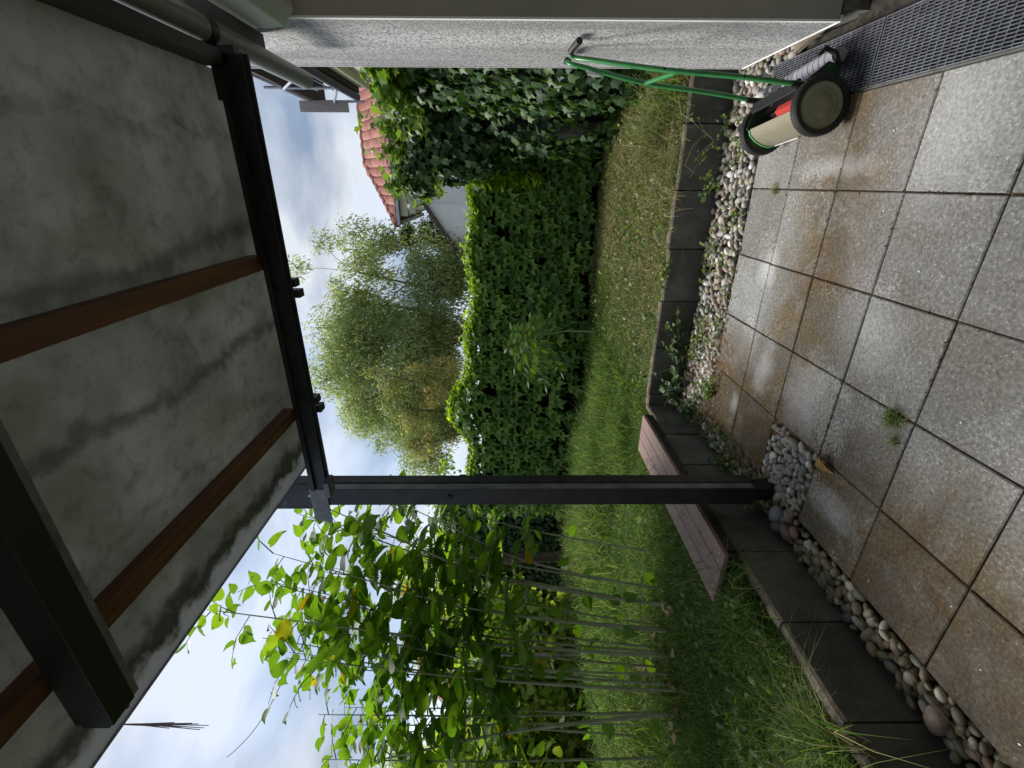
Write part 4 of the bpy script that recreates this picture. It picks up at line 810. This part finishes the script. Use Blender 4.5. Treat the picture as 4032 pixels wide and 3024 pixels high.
# ------------------------------------------------------------------ knotweed canes
def knot(label, canes, seed, bare=.42, nl=300):
    rs = random.Random(seed); base = canes[0][0]; root = empty('knotweed_clump', (base[0], base[1], .26), label=label, cat='shrub', group='bamboo like canes at the left end of the lawn'); O = Vector(root.location)
    Tl, Nl, Pl, Sl = [], [], [], []
    for (b0, t0, r0) in canes:
        b0 = Vector((b0[0], b0[1], .24)); t0 = Vector(t0); mid = b0.lerp(t0, .5)+Vector((-(t0.x-b0.x)*.22, rs.uniform(-.04, .04), (t0.z-b0.z)*.05))
        pl = sm([b0, b0.lerp(mid, .5)+Vector((-(t0.x-b0.x)*.05, 0, 0)), mid, mid.lerp(t0, .55), t0]); n = len(pl)
        rad = [r0*(1-.8*(i/(n-1))**1.3) for i in range(n)]; b = MB(); b.tube([q-O for q in pl], rad, 8)
        for i in range(2, n-5, 2): d = (pl[i+1]-pl[i]).normalized(); b.tube([pl[i]-O-d*.006, pl[i]-O, pl[i]-O+d*.006], [rad[i]*1.05, rad[i]*1.35, rad[i]*1.05], 8)
        b.build('cane', M_cane, root, smooth=True)
        H = (t0-b0).length; tb = MB(); nb_ = int(H*4.5)
        for j in range(nb_):
            f = bare+(1-bare)*(j+.5)/nb_; k_ = min(n-2, int(f*(n-1))); q = pl[k_].lerp(pl[k_+1], rs.random()); az = j*2.6+rs.uniform(-.5, .5)
            side = Vector((math.cos(az), math.sin(az)*.8, 0)); l_ = rs.uniform(.25, .55)*(1.15-f*.75)+.08; up_ = rs.uniform(.2, .8)
            pts_ = [q, q+side*l_*.5+Vector((0, 0, l_*.45*up_)), q+side*l_+Vector((0, 0, l_*.6*up_))]; tb.tube([v-O for v in pts_], [.0045, .0032, .0018], 4, False)
            m_ = max(3, int(l_/.055))
            for i in range(m_):
                t = (i+1)/m_; c = (pts_[0].lerp(pts_[1], t*2) if t < .5 else pts_[1].lerp(pts_[2], t*2-1)); sg = 1 if i % 2 else -1; ps = side.cross(Vector((0, 0, 1)))*sg
                pd = (ps*.75+side*.5+Vector((rs.gauss(0, .25), rs.gauss(0, .25), rs.uniform(-.55, .15)))).normalized(); Tl.append((c+pd*.018)[:]); Pl.append(pd[:])
                Nl.append((rs.gauss(0, .42), rs.gauss(0, .42), 1.)); s_ = rs.uniform(.11, .20)*(1.2-.42*f)*(1.05-.35*t*(f > .8)); Sl.append(s_)
        tb.build('side_shoots', M_shoot, root, kind='stuff')
        for j in range(3):       # a few old leaves low on the cane
            if rs.random() < .8: k_ = rs.randrange(int(n*.12), int(n*.5)); pd = Vector((rs.gauss(0, 1), rs.gauss(0, 1), -.8)).normalized(); Tl.append((pl[k_]+pd*.03)[:]); Pl.append(pd[:]); Nl.append((rs.gauss(0, .8), rs.gauss(0, .8), .6)); Sl.append(.12)
    Tl, Nl, Pl, Sl = map(np.array, (Tl, Nl, Pl, Sl)); before = set(root.children); split_leaves(root, HTV, HTF, frames(Nl, Pl, Sl), Tl, np.random.default_rng(seed).random(len(Tl)), M_knot, nl)
    for o in root.children:
        if o not in before: o.matrix_parent_inverse = Matrix.Translation(-O)
knot('right clump of pale canes with big heart shaped leaves, leaning towards the post', [((-2.95, -.20), (-2.25, .15, 3.0), .014), ((-3.1, -.05), (-2.5, .35, 3.3), .011), ((-3.05, -.35), (-2.45, -.15, 3.25), .010), ((-2.85, .25), (-2.5, .75, 2.6), .008), ((-3.2, .2), (-2.9, .7, 3.2), .009), ((-2.9, -.1), (-2.3, .3, 2.5), .010), ((-3.15, -.25), (-2.75, 0, 2.9), .009), ((-3.3, -.1), (-3.0, .3, 2.7), .009)], 1)
knot('middle clump of canes with big heart shaped leaves, the tallest against the sky', [((-3.22, -.42), (-2.82, -.32, 3.72), .0135), ((-3.35, -.30), (-2.95, .0, 3.35), .011), ((-3.42, -.50), (-3.15, -.3, 3.4), .012), ((-3.3, -.62), (-2.95, -.6, 3.05), .009), ((-3.5, -.15), (-3.1, .2, 3.6), .010), ((-3.6, -.45), (-3.45, -.2, 3.3), .011), ((-3.45, -.35), (-3.3, -.1, 2.8), .009), ((-3.3, -.5), (-2.9, -.45, 2.7), .008)], 2)
knot('left clump of canes with big heart shaped leaves, thick dark stems leaning left', [((-3.72, -.52), (-3.75, -.5, 3.0), .012), ((-3.8, -.30), (-3.9, .0, 3.3), .010), ((-3.6, -.60), (-4.25, -.6, 2.8), .016), ((-4.05, -.66), (-4.15, -.6, 3.0), .011), ((-4.4, -.33), (-4.6, -.1, 3.1), .011), ((-3.75, -1.05), (-4.5, -1.0, 2.3), .015), ((-4.3, .1), (-4.3, .4, 3.4), .010), ((-3.9, -.45), (-4.0, -.3, 2.9), .009), ((-4.1, -.4), (-4.4, -.3, 2.8), .009)], 3)
# brown fallen leaves between the canes
p = np.column_stack([RNG.normal(-3.4, .4, 90), RNG.normal(-.45, .25, 90)]); ground_leaves('fallen_leaves', p, RNG.uniform(.04, .09, 90), M_straw, RNG.random(90), hz(p[:, 0], p[:, 1])+RNG.uniform(.03, .14, 90))

# ------------------------------------------------------------------ weeds, ivy and litter on the pebbles
n = 1500; x = RNG.uniform(-1.78, .5, n); p = np.column_stack([x, RNG.uniform(.38, .94, n)]); w_ = np.clip(.30+(-x)*.42, 0, 1)*(.55+.45*np.sin(p[:, 0]*9+p[:, 1]*7)); p = p[RNG.random(n) < w_]; q = np.column_stack([RNG.uniform(-1.78, -1.56, 420), RNG.uniform(-.5, .5, 420)]); q = q[RNG.random(420) < .3+.7*(q[:, 1]+.5)]; p = np.concatenate([p, q]); n = len(p)
ground_leaves('creeping_weeds', p, RNG.uniform(.018, .045, n), M_weed, RNG.beta(2.2, 2, n), RNG.uniform(.0, .05, n))
n = 2600; x = -1.78+1.5*RNG.beta(.8, 2.4, n); p = np.column_stack([x, np.where(RNG.random(n) < .6, RNG.normal(.42, .08, n), RNG.uniform(.3, .93, n))]); q = np.column_stack([RNG.normal(-1.63, .05, 1200), RNG.uniform(-.45, .45, 1200)]); p = np.concatenate([p, q]); p = p[p[:, 0] > -1.79]; n = len(p)
th = RNG.uniform(0, 6.28, n); T = np.column_stack([p, RNG.uniform(.0, .022, n)]); link('leaf_litter', scatter('leaf_litter', WLV*np.array([.35, 1, 1]), WLF, frames(np.column_stack([RNG.normal(0, .4, n), RNG.normal(0, .4, n), np.ones(n)]), np.column_stack([np.cos(th), np.sin(th), RNG.normal(0, .2, n)]), RNG.uniform(.015, .055, n)), T, RNG.random(n)), M_straw, kind='stuff')
def sprig(x, y, z, n, r, mt, lab, size=.04, tv=IVV, tf=IVF, vert=.5, grp=None):
    o = empty('weed_plant', (x, y, z), label=lab, cat='weed', group=grp); b = MB(); T_, N_, P2 = [], [], []
    for k_ in range(max(3, n//6)):
        e = Vector((random.gauss(0, r), random.gauss(0, r*.6), abs(random.gauss(.03, r*vert)))); b.tube([(0, 0, 0), (e*.5+Vector((0, 0, .02)))[:], e[:]], [.0016, .0013, .001], 4, False)
        for j in range(6): q_ = e*random.uniform(.3, 1.05)+Vector([random.gauss(0, .012) for _ in range(3)]); T_.append(q_[:]); N_.append((random.gauss(0, .5), random.gauss(-.4, .4), .8)); P2.append((random.gauss(0, 1), random.gauss(0, 1), random.gauss(-.2, .3)))
    b.build('stems', M_cane, o); T_, N_, P2 = map(np.array, (T_, N_, P2)); me = npmesh('leaf', tv, tf); me.materials.append(mt); Mx = frames(N_, P2, RNG.uniform(size*.6, size*1.2, len(T_)))
    for i in range(len(T_)): c = link('leaf', me, None, o); c.matrix_local = to_mat4(Mx[i], T_[i])
IG = 'weeds on the pebble strip'
sprig(-1.62, .86, .12, 60, .13, M_ivy, 'grey green ivy climbing the inner corner of the concrete block wall', .05)
sprig(-1.70, .60, .06, 40, .09, M_ivy, 'trailing ivy on the pebbles at the far end of the bench', .05)
sprig(.02, .80, .05, 40, .08, M_weed, 'bright weed reaching highest up the back wall from the pebble strip', .035, WLV*np.array([2, 1, 1]), WLF, 1.6)
sprig(-.42, .78, .02, 30, .07, M_weed, 'green weed at the foot of the back wall, left of the weed that climbs highest', .032, WLV*np.array([2, 1, 1]), WLF, 1.2)
sprig(-1.05, .72, .02, 50, .10, M_weed, 'leafy weed patch in front of the back wall beside the corner ivy', .035, WLV*np.array([2, 1, 1]), WLF, .8)
sprig(-1.42, .38, .02, 50, .09, M_weed, 'yellowish weed creeping over the back left corner of the paving', .035, IVV, IVF, .3)
sprig(.25, .62, .01, 24, .06, M_weed, 'small weed with yellow leaves among pebbles behind the mower', .03, WLV*np.array([2, 1, 1]), WLF, .8)
sprig(.42, .84, .01, 24, .06, M_weed, 'green weed against the back wall between mower handle bars', .035, WLV*np.array([2, 1, 1]), WLF, 1.3)
sprig(-1.74, -.48, .05, 24, .05, M_weed, 'round leaved weed on the wall face under the bench, beside the post foot', .035, WLV*np.array([2, 1, 1]), WLF, 1.2)
sprig(-1.73, .0, .02, 30, .05, M_weed, 'low weeds at the wall foot below the middle of the bench', .035, WLV*np.array([2, 1, 1]), WLF, .9)
sprig(-1.95, -1.05, .30, 40, .09, M_weed, 'bright leafy weed next to the near end of the bench', .045, WLV*np.array([2, 1, 1]), WLF, .9)
sprig(-.62, .93, .27, 40, .07, M_weed, 'weed hanging over the top edge of the back wall, right of its middle', .035, IVV, IVF, .3)
sprig(-1.15, .90, .10, 50, .12, M_weed, 'trailing yellow green creeper on the face of the back wall near the corner', .04, IVV, IVF, 1.0)
sprig(-1.40, .88, .08, 60, .12, M_ivy, 'dark ivy climbing the back wall just right of its inner corner', .05, IVV, IVF, 1.2)
sprig(.30, .86, .10, 30, .09, M_weed, 'weed climbing the back wall behind the mower wheels', .035, WLV*np.array([2, 1, 1]), WLF, 1.3)
p = np.column_stack([RNG.uniform(-1.75, .6, 500), RNG.normal(.985, .015, 500)]); blades('edge_grass', p, RNG.uniform(.03, .11, 500), np.full(500, .004), np.full(500, 1.3), M_grass, RNG.random(500), z=.275, droop=1.)
b = MB(); V, F = fan([(0, .05), (-.25, .2), (-.33, .5), (-.2, .8), (0, 1.), (.2, .8), (.33, .5), (.25, .2)], .3, .6); o = link('fallen_leaf', npmesh('fallen_leaf', V*.10, F), M_deadleaf, None, (-1.17, -.83, .012), label='curled ochre leaf lying at the corner of the pebble filled notch', cat='leaf'); o.rotation_euler = (.3, .2, 2.6)
# dry stalks over pebbles and joints moss
b = MB()
for k_ in range(5):
    a_ = Vector((-1.63+random.uniform(-.05, .03), -.95-k_*.28, .035)); b.tube([a_, a_+Vector((random.uniform(-.02, .02), -.18, .02)), a_+Vector((random.uniform(-.04, .04), -.36, .005))], .0011, 4)
b.build('dry_stalks', M_straw, None, label='thin pale dry stalks lying along the pebble strip by the concrete blocks', cat='stalks')
n = 1500; L1 = []
for _ in range(n):
    if random.random() < .5: xx = random.choice([-.4, -.8, 0, -1.2])+random.gauss(0, .003); yy = random.uniform(-2, .38)
    else: yy = random.choice([-.4, -.8, -1.2, 0])+random.gauss(0, .003); xx = random.uniform(-1.58, .38)
    if -1.6 < xx < -1.2 and -.8 < yy < -.4: continue
    if math.sin(xx*7+yy*5)+math.sin(yy*11-xx*3)+random.uniform(-1, 1) > .1: L1.append((xx, yy))
p = np.array(L1); n = len(p); ground_leaves('joint_moss', p, RNG.uniform(.006, .014, n), M_joint, RNG.random(n)*.5, RNG.uniform(-.006, .003, n))

p = np.column_stack([RNG.uniform(-1.55, .3, 46), RNG.uniform(-1.9, .36, 46)]); n = 46; th = RNG.uniform(0, 6.28, n)
link('pale_petals', scatter('pale_petals', WLV*np.array([1.6, 1, .2]), WLF, frames(np.column_stack([RNG.normal(0, .05, (n, 2)), np.ones(n)]), np.column_stack([np.cos(th), np.sin(th), np.zeros(n)]), RNG.uniform(.004, .011, n)), np.column_stack([p, np.full(n, .0045)]), RNG.random(n)), M_white, kind='stuff')
# ------------------------------------------------------------------ houses beyond
h2 = empty('red_roofed_house', (1.5, 15, 0), label='white house with red tiled hip roof behind the ivy', cat='house')
O2 = Vector(h2.location)
def H2(b, name, mt, par=None, **k_): o = b.build(name, mt, None, **k_); return P_(o, h2)
b = MB(); b.box(-.62, 5, 13.6, 18, 0, 4.6); H2(b, 'wall', M_wall)
for (x0, y0, z0, z1) in ((-1.0, 13.42, 4.86, 5.10), (-.92, 13.48, 4.60, 4.855), (-.80, 13.52, 4.30, 4.595)):
    b = MB(); b.box(x0, 5, y0, 18, z0, z1); H2(b, 'cornice', M_cream)
b = MB(); b.box(-1.27, 5.1, 13.25, 13.37, 5.11, 5.21); b.box(-1.27, -1.15, 13.372, 18, 5.11, 5.21); H2(b, 'gutter', M_galv)
e1, e2, r1, r2 = Vector((-1.25, 13.3, 5.2)), Vector((5.1, 13.3, 5.2)), Vector((.65, 15.6, 6.66)), Vector((5.1, 15.6, 6.66)); e3 = Vector((-1.25, 18, 5.2))
b = MB(); b.add([e1, e2, r2, r1, e3, (5.1, 18, 5.2)], [(0, 1, 2, 3), (0, 3, 4), (4, 3, 2, 5)]); H2(b, 'roof', M_roofdark)
tb_ = MB(); n_ = 6; tb_.add([(.15*math.cos(t), 0, .05*math.sin(t)) for t in np.linspace(0, math.pi, n_)]+[(.13*math.cos(t), .40, .04+.04*math.sin(t)) for t in np.linspace(0, math.pi, n_)], [(i, i+1, i+1+n_, i+n_) for i in range(n_-1)]+[tuple(range(n_))])
tme = tb_.mesh('roof_tile'); tme.materials.append(M_tile); sl_ = (r1-e1); slope = Vector((0, 2.3, 1.46)).normalized(); ang = math.atan2(1.46, 2.3); Ls = math.hypot(2.3, 1.46); cnt = 0
for j in range(8):
    for i in range(22):
        t = j*.355/Ls; x = -1.1+i*.29; y = 13.3+2.3*t; z = 5.2+1.46*t
        if x < -1.25+1.9*t+.1: continue
        o = link('roof_tile', tme, None, h2); o.location = Vector((x, y, z+.01))-O2; o.rotation_euler = (ang, 0, 0)
lm = 0
for k_ in range(9):
    q_ = e1.lerp(r1, k_/9); b = MB(); d_ = (r1-e1).normalized(); b.tube([q_-O2, q_+d_*.42-O2], [.13, .10], 8); o = b.build('ridge_tile', M_tile, h2)
for k_ in range(11): b = MB(); q_ = r1+Vector((.38*k_, 0, 0)); b.tube([q_-O2, q_+Vector((.42, 0, 0))-O2], [.12, .10], 8); b.build('ridge_tile', M_tile, h2)
b = MB(); 
for x in (.9, 1.1): b.bar((x, 13.5, 5.55), (x, 13.5, 5.3), .03, .03)
for z in (5.4, 5.5): b.bar((.5, 13.45, z), (1.9, 13.45, z), .02, .02)
H2(b, 'snow_guard', M_galv)
an = empty('white_annex', (-1.2, 13, 0), label='low white gabled annex between the willow and the red roofed house', cat='building')
b = MB(); b.prism([(-.62, 0), (-.62, 4.1), (-1.95, 3.16), (-2.35, 3.16), (-2.35, 0)], 12.7, 15); P_(b.build('wall', M_wall), an)
b = MB(); b.prism([(-.55, 4.12), (-.55, 4.25), (-2.05, 3.24), (-2.05, 3.11)], 12.55, 15); P_(b.build('roof', M_roofdark), an)
b = MB(); b.box(-2.2, -1.97, 12.65, 12.695, 2.4, 3.1); P_(b.build('window', M_glass), an)

nh = empty('terraced_house', (2.5, 6, 0), label='cream neighbouring house with moulded eaves and a roof terrace above the ivy', cat='house'); ON = Vector(nh.location)
def HN(b, name, mt, **k_): return P_(b.build(name, mt, None, **k_), nh)
b = MB(); b.box(1.75, 4, 3.0, 7.25, 0, 3.75); HN(b, 'wall', M_wall)
for (x0, z0, z1, m_) in ((1.66, 3.75, 3.92, M_cream), (1.72, 3.925, 4.10, M_cream), (1.60, 4.105, 4.16, M_cream), (1.64, 4.165, 4.30, M_cream)):
    b = MB(); b.box(x0, 4, 3.0, 7.28, z0, z1); HN(b, 'cornice', m_)
b = MB(); b.tube([(1.52, 3, 4.38), (1.50, 7.35, 4.38)], .07, 10); HN(b, 'gutter', M_steel, smooth=True)
b = MB(); b.box(1.56, 4, 3, 7.3, 4.31, 4.46); HN(b, 'terrace_deck', M_roofdark)
b = MB(); b.box(2.6, 4, 3, 8.2, 4.47, 5.6); HN(b, 'upper_wall', M_osb)
b = MB(); b.box(2.55, 2.595, 4.4, 5.6, 4.5, 5.4); b.box(2.55, 2.595, 6.2, 6.9, 4.8, 5.3); HN(b, 'window', M_glass)
b = MB(); b.add([(1.78, 3, 5.78), (4, 3, 5.78), (4, 9.7, 5.78), (1.62, 9.7, 5.78), (1.82, 3, 6.02), (4, 3, 6.02), (4, 9.7, 6.02), (1.66, 9.7, 6.02)], [(0, 3, 2, 1), (4, 5, 6, 7), (0, 1, 5, 4), (1, 2, 6, 5), (2, 3, 7, 6), (3, 0, 4, 7)]); HN(b, 'roof', M_roofdark)
b = MB()
for k_ in range(13): b.bar((1.60, 4.2+k_*.26, 4.46), (1.60, 4.2+k_*.26, 5.1), .012, .012)
b.bar((1.60, 4.2, 5.1), (1.60, 7.35, 5.1), .03, .03); b.bar((1.60, 4.2, 4.8), (1.60, 7.35, 4.8), .012, .012); HN(b, 'railing', M_galv)
sc_ = empty('scaffold', (1.5, 7, 0), label='light metal scaffold poles and ledger above the terrace of the cream house', cat='scaffold'); 
for a_, c_ in (((1.55, 5.2, 4.5), (1.55, 5.2, 5.75)), ((1.52, 6.6, 4.5), (1.52, 6.6, 5.75)), ((1.52, 4.6, 5.42), (1.5, 8.6, 5.42)), ((1.52, 5.2, 4.5), (1.5, 6.6, 5.42)), ((1.5, 7.9, 4.4), (1.5, 7.9, 5.3)), ((1.5, 6.6, 4.5), (1.45, 8.4, 5.2))):
    b = MB(); b.tube([a_, c_], .024, 8); P_(b.build('pole', M_galv, smooth=True), sc_)
b = MB(); b.box(1.30, 1.50, 7.80, 7.83, 4.70, 5.66); b.build('upright_board', M_osb, None, label='mottled grey board standing upright against the sky at the end of the scaffold', cat='board')
b = MB(); b.box(1.63, 1.66, 5.4, 5.65, 4.72, 5.06); b.v = [(x+.03*math.sin(z*20), y+.03*math.sin(z*9), z) for x, y, z in b.v]; b.build('violet_cloth', M_cloth, None, label='small violet cloth hanging on the terrace railing', cat='cloth')
fh = empty('pink_roofed_house', (-27, 16, 0), label='far house with a pink tiled roof glimpsed through the cane leaves', cat='house'); OF = Vector(fh.location)
b = MB(); b.box(-30, -25, 15, 20, 0, 5.0); P_(b.build('wall', M_wall), fh)
b = MB(); b.add([(-30.4, 14.7, 4.9), (-24.6, 14.7, 4.9), (-24.6, 17.5, 7.6), (-30.4, 17.5, 7.6), (-24.6, 20.3, 4.9), (-30.4, 20.3, 4.9)], [(0, 1, 2, 3), (3, 2, 4, 5), (1, 4, 2), (0, 3, 5)]); P_(b.build('roof', M_tile), fh)
for x in (-29, -27.2): b = MB(); b.box(x, x+.9, 14.95, 14.99, 3, 4.2); P_(b.build('window', M_glass), fh)
